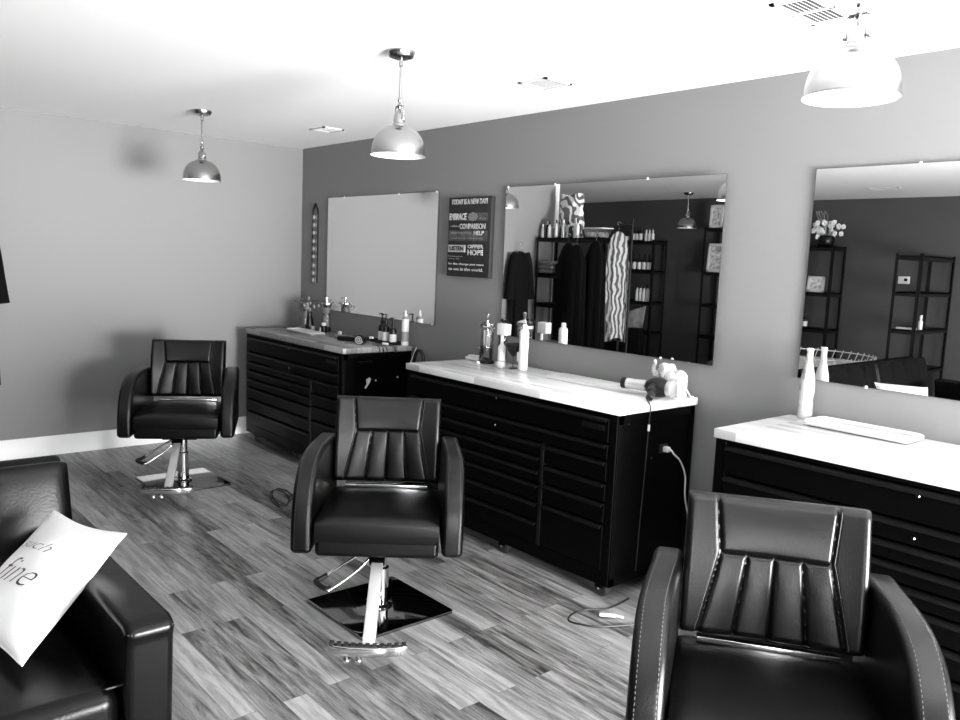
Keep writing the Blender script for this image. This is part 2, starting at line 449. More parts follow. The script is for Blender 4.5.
def make_chair(label, loc, phi, plate_rot):
    t = thing('barber_chair', label, 'chair', loc, phi, 'black leather barber chairs')
    # base
    s = .235
    base = MB().prism([(s, -s + .01), (s, s - .01), (s - .01, s), (-s + .01, s), (-s, s - .01), (-s, -s + .01), (-s + .01, -s), (s - .01, -s)], 0.0, .014, .003, 2, plane='xy')
    o = base.build('base_plate', M['chrome_base'], t); o.rotation_euler = (0, 0, plate_rot)
    MB().lathe([(.055, .014), (.055, .02), (.038, .028), (.036, .19), (.031, .192), (.026, .196), (.026, .31)], n=28).build('hydraulic_column', M['chrome'], t)
    MB().box((0, 0, .318), (.26, .22, .05), .01).build('seat_bracket', M['steel_black'], t)
    # release lever loop
    lv = smooth_path([(.02, -.03, .29), (.03, -.1, .25), (.055, -.245, .155), (.085, -.268, .148), (.16, -.215, .148), (.165, -.19, .152), (.13, -.09, .22), (.1, -.03, .28)], 6)
    o = MB().tube(lv, .0065, 10).build('lever', M['chrome'], t)
    MB().tube(smooth_path([(.05, -.225, .168), (.057, -.25, .153), (.085, -.27, .148), (.155, -.218, .148), (.158, -.195, .154)], 6), .011, 10).build('lever_grip', M['rubber'], o)
    # foot rest
    a, b = Vector((.17, 0, .335)), Vector((.535, .004, .085))
    d = (b - a).normalized(); ang = math.atan2(d.z, d.x)
    rm = Matrix.Rotation(-ang, 4, 'Y')
    MB().box((a + b) / 2, ((b - a).length, .05, .018), .004, rot=rm).build('footrest_bar', M['silver'], t)
    MB().box(a + d * .03, (.09, .064, .03), .005, rot=rm).build('footrest_hinge', M['steel_black'], t)
    fr = MB().prism([(.0, -.15), (.012, -.152), (.03, -.12), (.043, -.06), (.046, 0), (.043, .06), (.03, .12), (.012, .152), (0, .15)], -.017, .017, .004, 2, plane='xy')
    o = fr.build('footrest', M['chrome'], t); o.location = (.535, 0, .083)
    rb = MB()
    for k in range(11):
        y = -.135 + k * .027; x = .028 - .9 * y * y
        rb.box((x - .008, y, .019), (.03, .017, .007), .002)
    rb.build('rubber_treads', M['rubber'], o)
    wl = MB()
    for y in (-.075, -.03):
        wl.lathe([(.013, -.008), (.015, -.005), (.015, .005), (.013, .008)], (.03, y, -.036), 14).tube([(.03, y, -.036), (.03, y, -.01)], .004, 8)
    wl.build('glides', M['chrome'], o)
    # seat
    MB().b(-.27, .266, -.252, .252, .328, .425, .022, 4).build('seat_frame', M['leather'], t, wn=True)
    se = MB()
    def seat(u, v):
        # superellipsoid-ish cushion section swept across
        a = 2 * PI * v
        ca, sa = math.cos(a), math.sin(a)
        ex = 0.32
        x = math.copysign(abs(ca) ** ex, ca) * .268; z = math.copysign(abs(sa) ** ex, sa) * .058
        y = (u - .5) * 2
        yy = math.copysign(abs(y) ** .9, y) * .252
        pinch = 1 - .12 * max(0, abs(y) - .88) / .12
        zz = .426 + z * pinch + (.010 * (1 - y * y) if z > 0 else 0)
        return (x * (.985 + .015 * pinch), yy, zz)
    se.grid(seat, 26, 56)
    for k, u in ((0, 0), (1, 1)):
        n = 56; o = len(se.v)
        for j in range(n): se.v.append(seat(u, j / n))
        se.f.append(tuple(o + j for j in range(n)))
    se.build('seat', M['leather'], t, angle=50)
    # backrest: hinge at rear, leaning back
    top = Vector((-.285, 0, .90)); bot = Vector((-.212, 0, .520))
    ax = (top - bot); Lb = ax.length; ax.normalize(); nrm = Vector((ax.z, 0, -ax.x)).normalized()
    hw, th = .238, .085
    bk = MB()
    def rr(u, v, edge):  # rounding near borders
        e = min(u, 1 - u) * 2 * hw; f = min(v, 1 - v) * Lb
        k = .022
        q = 0
        if e < k: q += 1 - math.sqrt(max(0, 1 - ((k - e) / k) ** 2))
        if f < k: q += 1 - math.sqrt(max(0, 1 - ((k - f) / k) ** 2))
        return q * k
    def front(u, v):
        uu = .5 - .5 * math.cos(PI * u) if (u < .0 or u > 1) else u
        y = (uu - .5) * 2 * hw
        # curve of the panel: slight concave in plan, forward-bulging lumbar
        c = back_depth(u, v) - rr(u, v, 0) + .018 * math.sin(PI * v) + .030 * (2 * abs(u - .5)) ** 2 * 1.0
        return bot + ax * (Lb * (1 - v)) + nrm * (th / 2 + c) + Vector((0, y, 0))
    def rear(u, v):
        y = (u - .5) * 2 * hw
        return bot + ax * (Lb * (1 - v)) - nrm * (th / 2 - rr(u, v, 0)) + Vector((0, y, 0))
    NU, NV = 132, 90
    bk.grid(front, NU, NV, True)
    bk.grid(rear, NU, NV)
    def strip(fn_a, fn_b, n):
        o = len(bk.v)
        for i in range(n + 1): bk.v.append(tuple(fn_a(i / n))); bk.v.append(tuple(fn_b(i / n)))
        for i in range(n): bk.f.append((o + 2 * i, o + 2 * i + 1, o + 2 * i + 3, o + 2 * i + 2))
    strip(lambda q: front(q, 0), lambda q: rear(q, 0), NU); strip(lambda q: front(q, 1), lambda q: rear(q, 1), NU)
    strip(lambda q: front(0, q), lambda q: rear(0, q), NV); strip(lambda q: front(1, q), lambda q: rear(1, q), NV)
    bo = bk.build('backrest', M['leather'], t, angle=60)
    # top-stitching beside the seams
    def seam(pf, st):
        for k in range(0, 60):
            a0, a1 = k / 60, (k + .55) / 60
            P = [Vector(front(*pf(a0))), Vector(front(*pf(a1)))]
            P = [p + nrm * .0012 for p in P]
            st.tube(P, .0010, 5)
    for sgn in (0, 1):
        F = (lambda u: u) if sgn == 0 else (lambda u: 1 - u)
        st = MB(); seam(lambda a: (F(.172 + .03 * a - .016), .03 + .37 * a), st); seam(lambda a: (F(.20 - .10 * a - .018), .40 + .57 * a), st)
        st.build('stitching', M['stitch'], bo)
    MB().b(-.235, -.19, -.19, .19, .492, .508, .003).build('hinge_bar', M['chrome'], t)
    # arms
    for sy in (-1, 1):
        out = []
        nA = 22
        for k in range(nA + 1):
            a = PI / 2 * k / nA
            e = .72
            out.append((-.20 + .465 * math.cos(a) ** e if k < nA else -.20, .350 + .375 * math.sin(a) ** e))
        out = [(.257, .332)] + out + [(-.285, .722), (-.305, .70), (-.30, .34)]
        ar = MB().prism(out, 0, .088, .024, 5, plane='xz')
        def splay(p):
            x, y, z = p
            f = min(1, max(0, (x + .28) / .4)); f = f * f * (3 - 2 * f)
            y0 = .238 + .026 * f
            return (x, sy * (y0 + y * (1 + 0.0 * f)), z)
        ar.v = [splay(p) for p in ar.v]
        ao = ar.build('armrest', M['leather'], t, wn=True, angle=60)
        for off in (.019, .069):
            sm = MB()
            P = [Vector(splay((x, off, z))) for x, z in out[1:nA + 3]]
            # push to outside of the rim
            for i in range(len(P) - 1):
                seg = P[i + 1] - P[i]; n = max(1, int(seg.length / .009))
                tn = seg.normalized(); no = Vector((tn.z, 0, -tn.x))
                if no.x < 0 and no.z < 0: no = -no
                if no.z < 0 and abs(no.z) > abs(no.x): no = -no
                for j in range(n):
                    q0 = P[i] + seg * (j / n); q1 = P[i] + seg * ((j + .55) / n)
                    sm.tube([q0 - no * .0010, q1 - no * .0010], .0010, 4)
            sm.build('stitching', M['stitch'], ao)
    return t
def chair_at(x, y, phi, z, label, proto=None):
    if proto is None: return make_chair(label, (x, y, z), phi, -phi)
    c = dup(proto, (x, y, z), phi, label)
    for ch in c.children:
        if ch.name.startswith('base_plate'):
            ch.rotation_euler = (0, 0, -phi); ch.location = (0, 0, -z)
        if ch.name.startswith('hydraulic_column'): ch.location = (0, 0, -z); ch.scale = (1, 1, 1 + z / .31)
    return c
chA = chair_at(3.556, -1.513, -.678, 0, 'black barber chair in the middle, in front of the tool cabinet with the hair dryer')
chair_at(1.19, -1.493, -.526, .022, 'farthest barber chair, facing out from the plain lit wall', chA)
chair_at(5.444, -1.601, -.973, .018, 'nearest barber chair, lower right, its base cut off by the photo edge', chA)

# ---------------------------------------------------------------- rolling tool cabinets
def cabinet(x0, x1, label, worn=False):
    w = x1 - x0; yf = -.615 if x0 < 1 else -.64; D = -.04 - yf
    t = thing('tool_cabinet', label, 'cabinet', ((x0 + x1) / 2, 0, 0), 0, 'black rolling tool cabinets')
    hw = w / 2
    body = MB()
    y0, y1 = yf + .012, yf + D        # carcass
    body.b(-hw + .012, hw - .012, y0 + .02, y1, .07, .882)
    for x in (-hw + .012, hw - .012 - .045): body.b(x, x + .045, y0 - .006, y0 + .03, .07, .882, .004)
    body.b(-hw + .012, hw - .012, y0 - .004, y0 + .03, .868, .882)
    body.b(-hw + .012, hw - .012, y0 - .004, y0 + .03, .07, .14)
    body.build('body', M['steel_black'], t, wn=True)
    # side frames and end panels
    for s in (-1, 1):
        e = MB()
        x = s * (hw - .012)
        for ya in (y0, y1 - .035): e.b(x, x + s * .006, ya, ya + .035, .07, .882, .001)
        e.b(x, x + s * .006, y0, y1, .84, .882, .001); e.b(x, x + s * .006, y0, y1, .07, .11, .001)
        e.build('side_frame', M['steel_black'], t)
    tp = MB().b(-hw, hw, yf, -.03, .884, .921, .003, 2).build('worktop', M['worktop'], t)
    lx = -hw + .058; rx = hw - .058; mid = -hw + (w * .715)
    def drawer(xa, xb, za, zb):
        d = MB().b(xa, xb, y0 - .012, y0 + .03, za + .003, zb - .003, .004, 2).build('drawer', M['steel_black'], t, wn=True)
        MB().prism([(y0 - .012, zb - .004), (y0 - .026, zb - .008), (y0 - .028, zb - .02), (y0 - .022, zb - .02), (y0 - .020, zb - .011), (y0 - .012, zb - .013)], xa + .006, xb - .006, plane='yz').build('handle', M['steel_edge'], d)
    for za, zb in ((.745, .865), (.665, .742)): drawer(lx, rx, za, zb)
    for za, zb in ((.562, .662), (.468, .559), (.365, .465), (.142, .362)): drawer(mid + .014, rx, za, zb)
    for za, zb in ((.595, .662), (.525, .592), (.455, .522), (.36, .452), (.26, .357), (.142, .257)): drawer(lx, mid - .014, za, zb)
    MB().b(mid - .012, mid + .012, y0 - .014, y0 + .03, .14, .664, .003, 2).build('divider', M['steel_edge'], t, wn=True)
    pl = MB().b(rx - .16, rx - .02, y0 - .014, y0 - .0115, .80, .825).build('name_plate', M['steel_edge'], t)
    MB().b(rx - .055, rx - .028, y0 - .016, y0 - .013, .803, .822).build('badge', M['black'], pl)
    for z in (.838, .692):
        MB().lathe([(.0065, 0), (.007, .004), (.005, .006)], (-hw + w * .5, y0 - .011, z), 12, Matrix.Rotation(PI / 2, 4, 'X')).build('lock', M['chrome'], t)
    # casters
    for cx in (-hw + .13, .06, hw - .08):
        for cy in (y0 + .045, y1 - .075):
            c = MB().box((cx, cy, .068), (.09, .075, .006)).box((cx, cy - .024, .058), (.045, .003, .03)).box((cx, cy + .024, .058), (.045, .003, .03)).build('caster', M['steel_black'], t)
            cw = MB().lathe([(.01, -.017), (.034, -.017), (.04, -.012), (.04, .012), (.034, .017), (.01, .017)], (cx, cy, .0405), 24, Matrix.Rotation(PI / 2, 4, 'X')).build('wheel', M['rubber'], c)
            MB().tube([(cx, cy - .03, .0405), (cx, cy + .03, .0405)], .006, 8).build('axle', M['chrome'], cw)
    return t
cab1 = cabinet(.2225, 1.7297, 'tool cabinet in the far corner with the plant and black bottles on top')
cab2 = cabinet(2.49, 4.13, 'middle tool cabinet with the hair dryer and clear jar on top')
cab3 = cabinet(4.614, 6.18, 'right tool cabinet with the single glass bottle and white tray on top')
tp_ = [c for c in cab1.children if c.name.startswith('worktop')][0]; tp_.data.materials[0] = M['worktop_dark']
# loose details that belong to single cabinets
tg = MB()
tg.prism([(-.425, .70), (-.395, .712), (-.385, .70), (-.395, .675), (-.425, .635), (-.437, .64), (-.42, .665)], .7545, .757, plane='yz')
tg.build('paper_tag', M['white'], cab1, label='torn white paper tag')
for y, z in ((-.345, .688), (-.16, .70)):
    MB().lathe([(.007, 0), (.007, .003), (.004, .004)], (.7535, y, z), 10, Matrix.Rotation(PI / 2, 4, 'Y')).build('rivet', M['white'], cab1)
MB().b(.754, .764, -.50, -.38, .815, .829, .003).build('side_latch', M['steel_edge'], cab1)
lo = MB()
for k in range(5): lo.box((-.02 - .06 * (k % 2), -.641, .72 - k * .05), (.34, .003, .006))
lo.build('front_louvers', M['steel_edge'], cab1)
hx = .808
MB().b(hx + .002, hx + .012, -.315, -.255, .672, .712, .003).build('power_outlet', M['black'], cab2)
for y, z in ((-.595, .862), (-.56, .84), (-.37, .655), (-.60, .30), (-.60, .135)):
    MB().lathe([(.0055, 0), (.0055, .002), (.003, .003)], (hx + .002, y, z), 10, Matrix.Rotation(PI / 2, 4, 'Y')).build('screw', M['chrome'], cab2)

def solo(name, mb, m, label, cat, group=None, **k):
    o = mb.build(name, m, **k); return tag(o, label, cat, group)

# plugs and cords
t = thing('power_cord', 'white cord with a white plug in the side outlet of the middle cabinet', 'cord', (4.13, -.28, .69))
MB().tube(smooth_path([(-.0, -.0, 0), (.035, .0, .002), (.05, .01, -.02), (.045, .07, -.06), (.045, .12, -.14), (.04, .14, -.25), (.035, .19, -.38), (.03, .22, -.60), (.03, .225, -.672)], 8), .0042, 8).build('cord', M['white'], t)
MB().box((.012, 0, 0), (.03, .03, .026), .006).build('plug', M['white'], t)
cc = MB(); pts = []
for k in range(60):
    a = k / 59 * 4.2 * PI
    pts.append((1.87 + (.15 + .03 * math.sin(a * .7)) * math.cos(a + .8) + .03 * math.sin(k * .3), -1.13 + .085 * math.sin(a) + .02 * math.sin(a * .53), .006 + .002 * (k % 3)))
pts += [(1.80, -.95, .006), (1.62, -.75, .006), (1.55, -.60, .006)]
cc.tube(smooth_path(pts, 2), .004, 6)
solo('cable', cc, M['cord'], 'tangled black cable on the floor behind the middle barber chair', 'cable')
cc = MB().tube(smooth_path([(4.16, -.52, .008), (4.17, -.68, .006), (4.12, -.79, .006), (4.118, -.87, .006), (4.155, -.925, .006), (4.215, -.905, .006), (4.275, -.855, .006), (4.36, -.70, .006), (4.44, -.56, .006), (4.40, -.4, .006), (4.36, -.1, .006)], 8), .0045, 8)
t = thing('extension_cord', 'black extension cord looping over the floor at the front wheel of the middle cabinet', 'cord', (4.2, -.8, 0))
cc.v = [(x - 4.2, y + .8, z) for x, y, z in cc.v]
cc.build('cord', M['cord'], t)
t = thing('plug_adapter', 'small white plug lying by the front wheel of the middle cabinet', 'plug', (4.225, -.75, .0))
MB().box((0, 0, .012), (.075, .016, .014), .004, rot=Matrix.Rotation(.75, 4, 'Z')).build('body', M['white'], t)
MB().box((.04, .035, .010), (.035, .012, .010), .003, rot=Matrix.Rotation(.3, 4, 'Z')).build('tab', M['white'], t)

# ---------------------------------------------------------------- things on the cabinets
ZT = .9215
def bottle_parts(name, label, cat, loc, prof, m, cap=None, capm=None, lab=None, labm=None, group=None, n=24):
    t = thing(name, label, cat, loc, 0, group)
    MB().lathe(prof, n=n).build('body', m, t)
    if cap: MB().lathe(cap, n=n).build('cap', capm or M['white'], t)
    if lab: MB().lathe(lab, n=n, close=False).build('label', labm or M['label'], t)
    return t
def black_pump(label, loc, h=.2, r=.026, labm=None, group=None, pump=True):
    b = h * .62
    t = bottle_parts('pump_bottle', label, 'bottle', loc, [(r * .9, 0), (r, .004), (r, b * .86), (r * .8, b * .96), (r * .4, b), (r * .4, b + .01)], M['black'],
        [(r * .5, b + .008), (r * .5, b + .028), (r * .22, b + .03), (r * .22, h - .012), (r * .3, h - .01), (r * .3, h)], M['black'],
        [(r * 1.02, b * .15), (r * 1.02, b * .62)], labm or M['label'], group)
    if pump: MB().tube([(0, 0, h - .006), (-r * 1.3, 0, h - .006), (-r * 1.5, 0, h - .014)], .004, 6).build('spout', M['black'], t)
    return t
# -- far-left cabinet
t = thing('potted_plant', 'small leafy plant in a grey footed pot on the far cabinet', 'plant', (.30, -.13, ZT))
MB().lathe([(.028, 0), (.034, .004), (.026, .02), (.03, .05), (.038, .085), (.056, .135), (.058, .145), (.05, .145), (.04, .12), (.001, .12)], n=24).build('pot', M['terracotta'], t)
lf = MB(); stn = MB()
for k in range(46):
    a = random.uniform(0, 2 * PI); r = random.uniform(.03, .14); z = random.uniform(.15, .28) - r * .25
    p = Vector((r * math.cos(a), r * math.sin(a) * .7, z))
    stn.tube([(0, 0, .12), tuple(p * .6 + Vector((0, 0, .07))), tuple(p)], .0012, 4)
    q = random.uniform(.012, .022); d = Vector((math.cos(a), math.sin(a), random.uniform(-.4, .5))).normalized(); sd = d.cross(Vector((0, 0, 1))).normalized() * q * .5
    o = len(lf.v); lf.v += [tuple(p), tuple(p + d * q * .5 + sd + Vector((0, 0, .003))), tuple(p + d * q), tuple(p + d * q * .5 - sd)]; lf.f.append((o, o + 1, o + 2, o + 3))
    p2 = p - d * q * 1.1 + Vector((0, 0, .008)); o = len(lf.v); lf.v += [tuple(p2), tuple(p2 + d * q * .5 + sd * 1.2), tuple(p2 + d * q), tuple(p2 + d * q * .5 - sd)]; lf.f.append((o, o + 1, o + 2, o + 3))
lf.build('leaves', M['leaf_pale'], t); stn.build('stems', M['leaf'], t)
t = thing('flower_vase', 'dark vase holding a few dried pale flowers, right of the potted plant', 'vase', (.505, -.19, ZT))
MB().lathe([(.024, 0), (.034, .006), (.036, .06), (.026, .1), (.017, .13), (.02, .15), (.016, .15), (.012, .13)], n=22, close=False).build('vase', M['black'], t)
MB().prism([(-.008, .05), (.008, .05), (.010, .10), (-.010, .10)], -.038, -.0355, plane='xz').build('label', M['offwhite'], t)
fl = MB(); stn = MB()
for k in range(11):
    a = random.uniform(0, 2 * PI); r = random.uniform(.02, .075); z = random.uniform(.17, .27)
    p = (r * math.cos(a), r * math.sin(a), z); stn.tube([(0, 0, .12), (p[0] * .5, p[1] * .5, .16), p], .0014, 4)
    for j in range(5):
        b = j * 1.256; fl.sphere((p[0] + .008 * math.cos(b), p[1] + .004, p[2] + .008 * math.sin(b)), .0065, 6, 4)
stn.build('stems', M['leaf'], t); fl.build('flowers', M['leaf_pale'], t)
t = thing('soap_dispenser', 'tall glass and chrome dispenser with a flat lid standing before the leftmost mirror', 'dispenser', (.62, -.10, ZT))
MB().lathe([(.036, 0), (.04, .004), (.04, .03), (.034, .036)], n=24).build('base', M['black'], t)
MB().lathe([(.033, .036), (.034, .20), (.03, .215)], n=24).build('jar', M['tinted'], t)
MB().lathe([(.026, .04), (.026, .12), (.015, .14), (.03, .16), (.03, .195), (.001, .2)], n=20).build('contents', M['white'], t)
MB().lathe([(.035, .215), (.044, .222), (.044, .235), (.02, .242), (.006, .246), (.006, .262), (.011, .266), (.011, .278), (.001, .282)], n=24).build('lid', M['chrome'], t)
t = thing('product_jar', 'squat black jar with a pale lid on the far cabinet', 'jar', (.70, -.17, ZT))
MB().lathe([(.026, 0), (.03, .004), (.03, .05), (.024, .056)], n=20).build('body', M['black'], t)
MB().lathe([(.016, .056), (.018, .06), (.018, .078), (.001, .08)], n=20).build('lid', M['white'], t)
MB().prism([(-.014, .006), (.014, .01), (.012, .04), (.0, .045)], -.033, -.031, plane='xz').build('label', M['white'], t)
t = thing('tumbler', 'small pale tumbler beside the squat black jar', 'cup', (.58, -.2, ZT))
MB().lathe([(.015, 0), (.017, .002), (.019, .042), (.017, .042), (.015, .004), (.001, .004)], n=18).build('cup', M['grey'], t)
# tray with rim
def tray(label, loc, w, d, rz, m, h=.016):
    t = thing('serving_tray', label, 'tray', loc, rz)
    MB().b(-w/2, w/2, -d/2, d/2, 0, .006, .002).build('tray_floor', m, t)
    r = MB(); R = .03
    pts = []
    for sx, sy, a0 in ((1, 1, 0), (-1, 1, PI/2), (-1, -1, PI), (1, -1, 1.5*PI)):
        for k in range(6):
            a = a0 + k * PI / 10
            pts.append((sx * (w/2 - R) + R * math.cos(a), sy * (d/2 - R) + R * math.sin(a), h * .6))
    r.tube(pts, h * .42, 8, closed=True); r.build('tray_rim', m, t)
    return t
tray('narrow white tray lying on the far cabinet in front of the jars', (.64, -.30, ZT), .44, .12, -.03, M['white'])
t = thing('cream_jar', 'tiny white-lidded jar at the right end of the narrow tray', 'jar', (1.0, -.2, ZT))
MB().lathe([(.03, 0), (.036, .003), (.036, .012), (.012, .016)], n=18).build('dish', M['grey'], t)
MB().lathe([(.014, .016), (.016, .02), (.016, .034), (.001, .042)], n=18).build('lid', M['white'], t)
# tools clutter
t = thing('hair_clipper', 'black hair clipper lying at the front of the far cabinet', 'clipper', (1.38, -.36, ZT), .5)
MB().box((0, 0, .024), (.17, .045, .036), .012).build('body', M['black'], t)
MB().box((.09, 0, .028), (.03, .04, .02), .004).build('blade', M['chrome'], t)
t = thing('hair_trimmer', 'second black trimmer with a pale tip beside the round brush', 'trimmer', (1.33, -.2, ZT), .25)
MB().box((0, 0, .02), (.15, .034, .03), .010).build('body', M['black'], t)
MB().box((.085, 0, .03), (.034, .024, .016), .006).build('tip', M['offwhite'], t)
t = thing('comb', 'flat black comb lying left of the hair clipper', 'comb', (1.18, -.3, ZT), -.1)
cb = MB().b(-.09, .09, .006, .016, 0, .004)
for k in range(34): cb.b(-.086 + k * .0052, -.0835 + k * .0052, -.016, .007, 0, .0035)
cb.build('comb_body', M['black'], t)
t = thing('round_brush', 'round hair brush lying with its spiral end to the camera', 'brush', (1.545, -.36, ZT))
Rb = Matrix.Rotation(-.9, 4, 'Z') @ Matrix.Rotation(PI/2, 4, 'Y')
MB().lathe([(.001, -.03), (.034, -.03), (.036, -.026), (.036, .05), (.03, .055), (.012, .06), (.012, .15), (.001, .155)], (0, 0, .036), 24, Matrix.Rotation(2.3, 4, 'Z') @ Matrix.Rotation(PI/2, 4, 'Y')).build('barrel', M['black'], t)
sp = []
for k in range(40):
    a = k / 39 * 4.4 * PI; r = .004 + .026 * k / 39
    sp.append(Rb @ Vector((r * math.cos(a), r * math.sin(a), .0315)) + Vector((0, 0, .036)))
MB().tube(sp, .002, 5).build('spiral_end', M['label'], t)
xs = [(1.46, -.12), (1.525, -.13), (1.615, -.13)]
for (x, y), lb in zip(xs, ('leftmost of the three black pump bottles with pale labels on the far cabinet', 'middle of the three black pump bottles with pale labels on the far cabinet', 'rightmost of the three black pump bottles with pale labels on the far cabinet')):
    black_pump(lb, (x, y, ZT), .215 if x < 1.6 else .195, .027, group='black pump bottles on the far cabinet')
t = thing('caddy', 'low black open caddy holding the pump bottles on the far cabinet', 'caddy', (1.54, -.125, ZT))
cd = MB().b(-.145, .125, -.05, .05, 0, .004)
for y in (-.05, .046): cd.b(-.145, .125, y, y + .004, 0, .022)
for x in (-.145, .121): cd.b(x, x + .004, -.05, .05, 0, .022)
cd.v = [(x, y, z) for x, y, z in cd.v]
cd.build('tub', M['black'], t)
t = bottle_parts('spray_can', 'tall white and grey spray can at the corner of the far cabinet', 'spray can', (1.688, -.075, ZT),
    [(.022, 0), (.026, .003), (.026, .03), (.0262, .19), (.022, .2), (.014, .208)], M['grey'],
    [(.013, .206), (.014, .225), (.009, .228), (.008, .25), (.001, .253)], M['white'],
    [(.0266, .10), (.0266, .19)], M['white'])
MB().lathe([(.0268, .0), (.0268, .028)], n=24, close=False).build('bottom_band', M['offwhite'], t)
t = thing('nail_clip', 'little white hair clip in front of the spray can', 'clip', (1.655, -.22, ZT), .4)
MB().box((0, 0, .012), (.05, .02, .016), .006).build('body', M['white'], t)
t = thing('hose', 'thick black hose looped at the back right corner of the far cabinet', 'hose', (1.80, -.06, 0))
MB().tube(smooth_path([(-.02, -.0, .45), (-.02, .0, .75), (0, .0, .86), (.04, 0, .90), (.09, 0, .87), (.11, 0, .76), (.11, .0, .45), (.10, 0, .02)], 8), .012, 10).build('loop', M['cord'], t)
t = thing('striped_cable', 'thin cables draped over the edge of the far cabinet top', 'cable', (1.735, -.2, ZT))
cb = MB()
for k, y in enumerate((-.13, -.10, -.07, .0)):
    cb.tube(smooth_path([(-.12, y + .03, .005), (-.02, y, .007), (.004, y, 0), (.006, y + .01, -.03), (.004, y + .015, -.045)], 5), .003, 6)
cb.build('cables', M['cord'], t)
t = thing('thin_stick', 'thin white stick leaning at the corner of the far cabinet', 'stick', (1.745, -.03, .82))
MB().tube([(0, -.03, -.02), (0, .02, .09)], .004, 8).build('stick', M['white'], t)

# -- middle cabinet
t = thing('soap_dish', 'small white soap bar in a dish at the left end of the middle cabinet', 'soap dish', (2.545, -.14, ZT), .1)
MB().box((0, 0, .01), (.12, .065, .02), .008).build('dish', M['white_ceramic'], t)
MB().box((0, 0, .024), (.09, .045, .014), .006).build('soap', M['offwhite'], t)
t = thing('glass_jar', 'tall clear disinfecting jar with chrome rings on the middle cabinet', 'jar', (2.685, -.17, ZT))
MB().lathe([(.05, 0), (.053, .004), (.053, .012), (.046, .02)], n=32).build('base', M['black'], t)
MB().lathe([(.044, .02), (.046, .235), (.044, .235), (.042, .022)], n=32, close=False).build('glass', M['glass'], t)
MB().lathe([(.041, .022), (.041, .11), (.001, .11)], n=28).build('liquid', M['tinted'], t)
MB().lathe([(.0475, .10), (.0475, .106)], n=32, close=False).lathe([(.047, .225), (.05, .232), (.05, .246), (.03, .256), (.008, .262), (.008, .285), (.012, .29), (.013, .306), (.001, .312)], n=32).build('lid', M['chrome'], t)
cb = MB()
for k in range(4): cb.box((-.02 + k * .012, .004 * (k % 2), .12), (.006, .014, .17), .001, rot=Matrix.Rotation(.04 * (k - 1.5), 4, 'Y'))
cb.build('combs', M['offwhite'], t, label='white combs standing in the jar')
t = bottle_parts('pump_bottle', 'clear bottle with a dark pump and white collar behind the white spray bottle', 'bottle', (2.775, -.12, ZT),
    [(.028, 0), (.031, .004), (.031, .19), (.022, .215), (.014, .222)], M['tinted'],
    [(.03, .218), (.032, .222), (.032, .236), (.01, .24), (.01, .262), (.018, .266), (.018, .28), (.001, .284)], M['black'])
MB().tube([(0, 0, .274), (.045, -.01, .268), (.05, -.01, .258)], .006, 8).build('spout', M['black'], t)
MB().lathe([(.0325, .215), (.0325, .234)], n=24, close=False).build('collar', M['white'], t)
t = bottle_parts('spray_bottle', 'white bottle with a big square white cap on the middle cabinet', 'bottle', (2.835, -.18, ZT),
    [(.020, 0), (.0235, .003), (.0235, .115), (.015, .13), (.01, .135), (.01, .195)], M['white'])
MB().lathe([(.0238, .03), (.0238, .1)], n=24, close=False).build('label', M['offwhite'], t)
MB().box((.018, -.004, .225), (.078, .05, .07), .006).build('cap', M['white'], t)
t = thing('goblet', 'black funnel-shaped bowl on a thin stem between the white bottles', 'goblet', (2.945, -.185, ZT))
MB().lathe([(.001, .008), (.026, .008), (.028, .004), (.028, 0), (.001, 0)], n=24).lathe([(.004, .008), (.0035, .07), (.012, .08)], n=12).build('stem', M['tinted'], t)
MB().lathe([(.006, .072), (.02, .085), (.042, .112), (.056, .15), (.054, .15), (.038, .114), (.016, .09), (.001, .085)], n=28).build('bowl', M['black'], t)
t = thing('tape_roll', 'small round glass tealight in front of the goblet', 'tealight', (2.90, -.245, ZT))
MB().lathe([(.016, 0), (.028, .012), (.03, .025), (.024, .042), (.02, .042), (.024, .025), (.014, .008), (.001, .008)], n=22).build('holder', M['milk_glass'], t)
t['label'] = 'small round glass tealight in front of the goblet'
t.name = 'tealight'
t = thing('bottle_stopper', 'tiny white stopper lying in front of the tall clear jar', 'stopper', (2.715, -.26, ZT))
MB().lathe([(.006, 0), (.011, .004), (.012, .012), (.006, .02), (.001, .022)], n=14).build('stopper', M['white'], t)
t = bottle_parts('lotion_bottle', 'tall slim white bottle, rightmost of the bottle cluster on the middle cabinet', 'bottle', (3.025, -.18, ZT),
    [(.024, 0), (.0275, .003), (.0275, .225), (.024, .238), (.014, .245)], M['white'],
    [(.012, .243), (.014, .248), (.014, .27), (.001, .274)], M['white'])
MB().b(-.0295, -.012, -.025, -.0235, .05, .105, .002).build('label', M['label'], t)
# marble slab / mat on the worktop
t = thing('cutting_mat', 'thin pale mat lying by the wall on the middle cabinet', 'mat', (3.44, -.115, ZT), 0)
MB().b(-.22, .24, -.075, .075, 0, .004, .001).build('mat', M['white'], t)

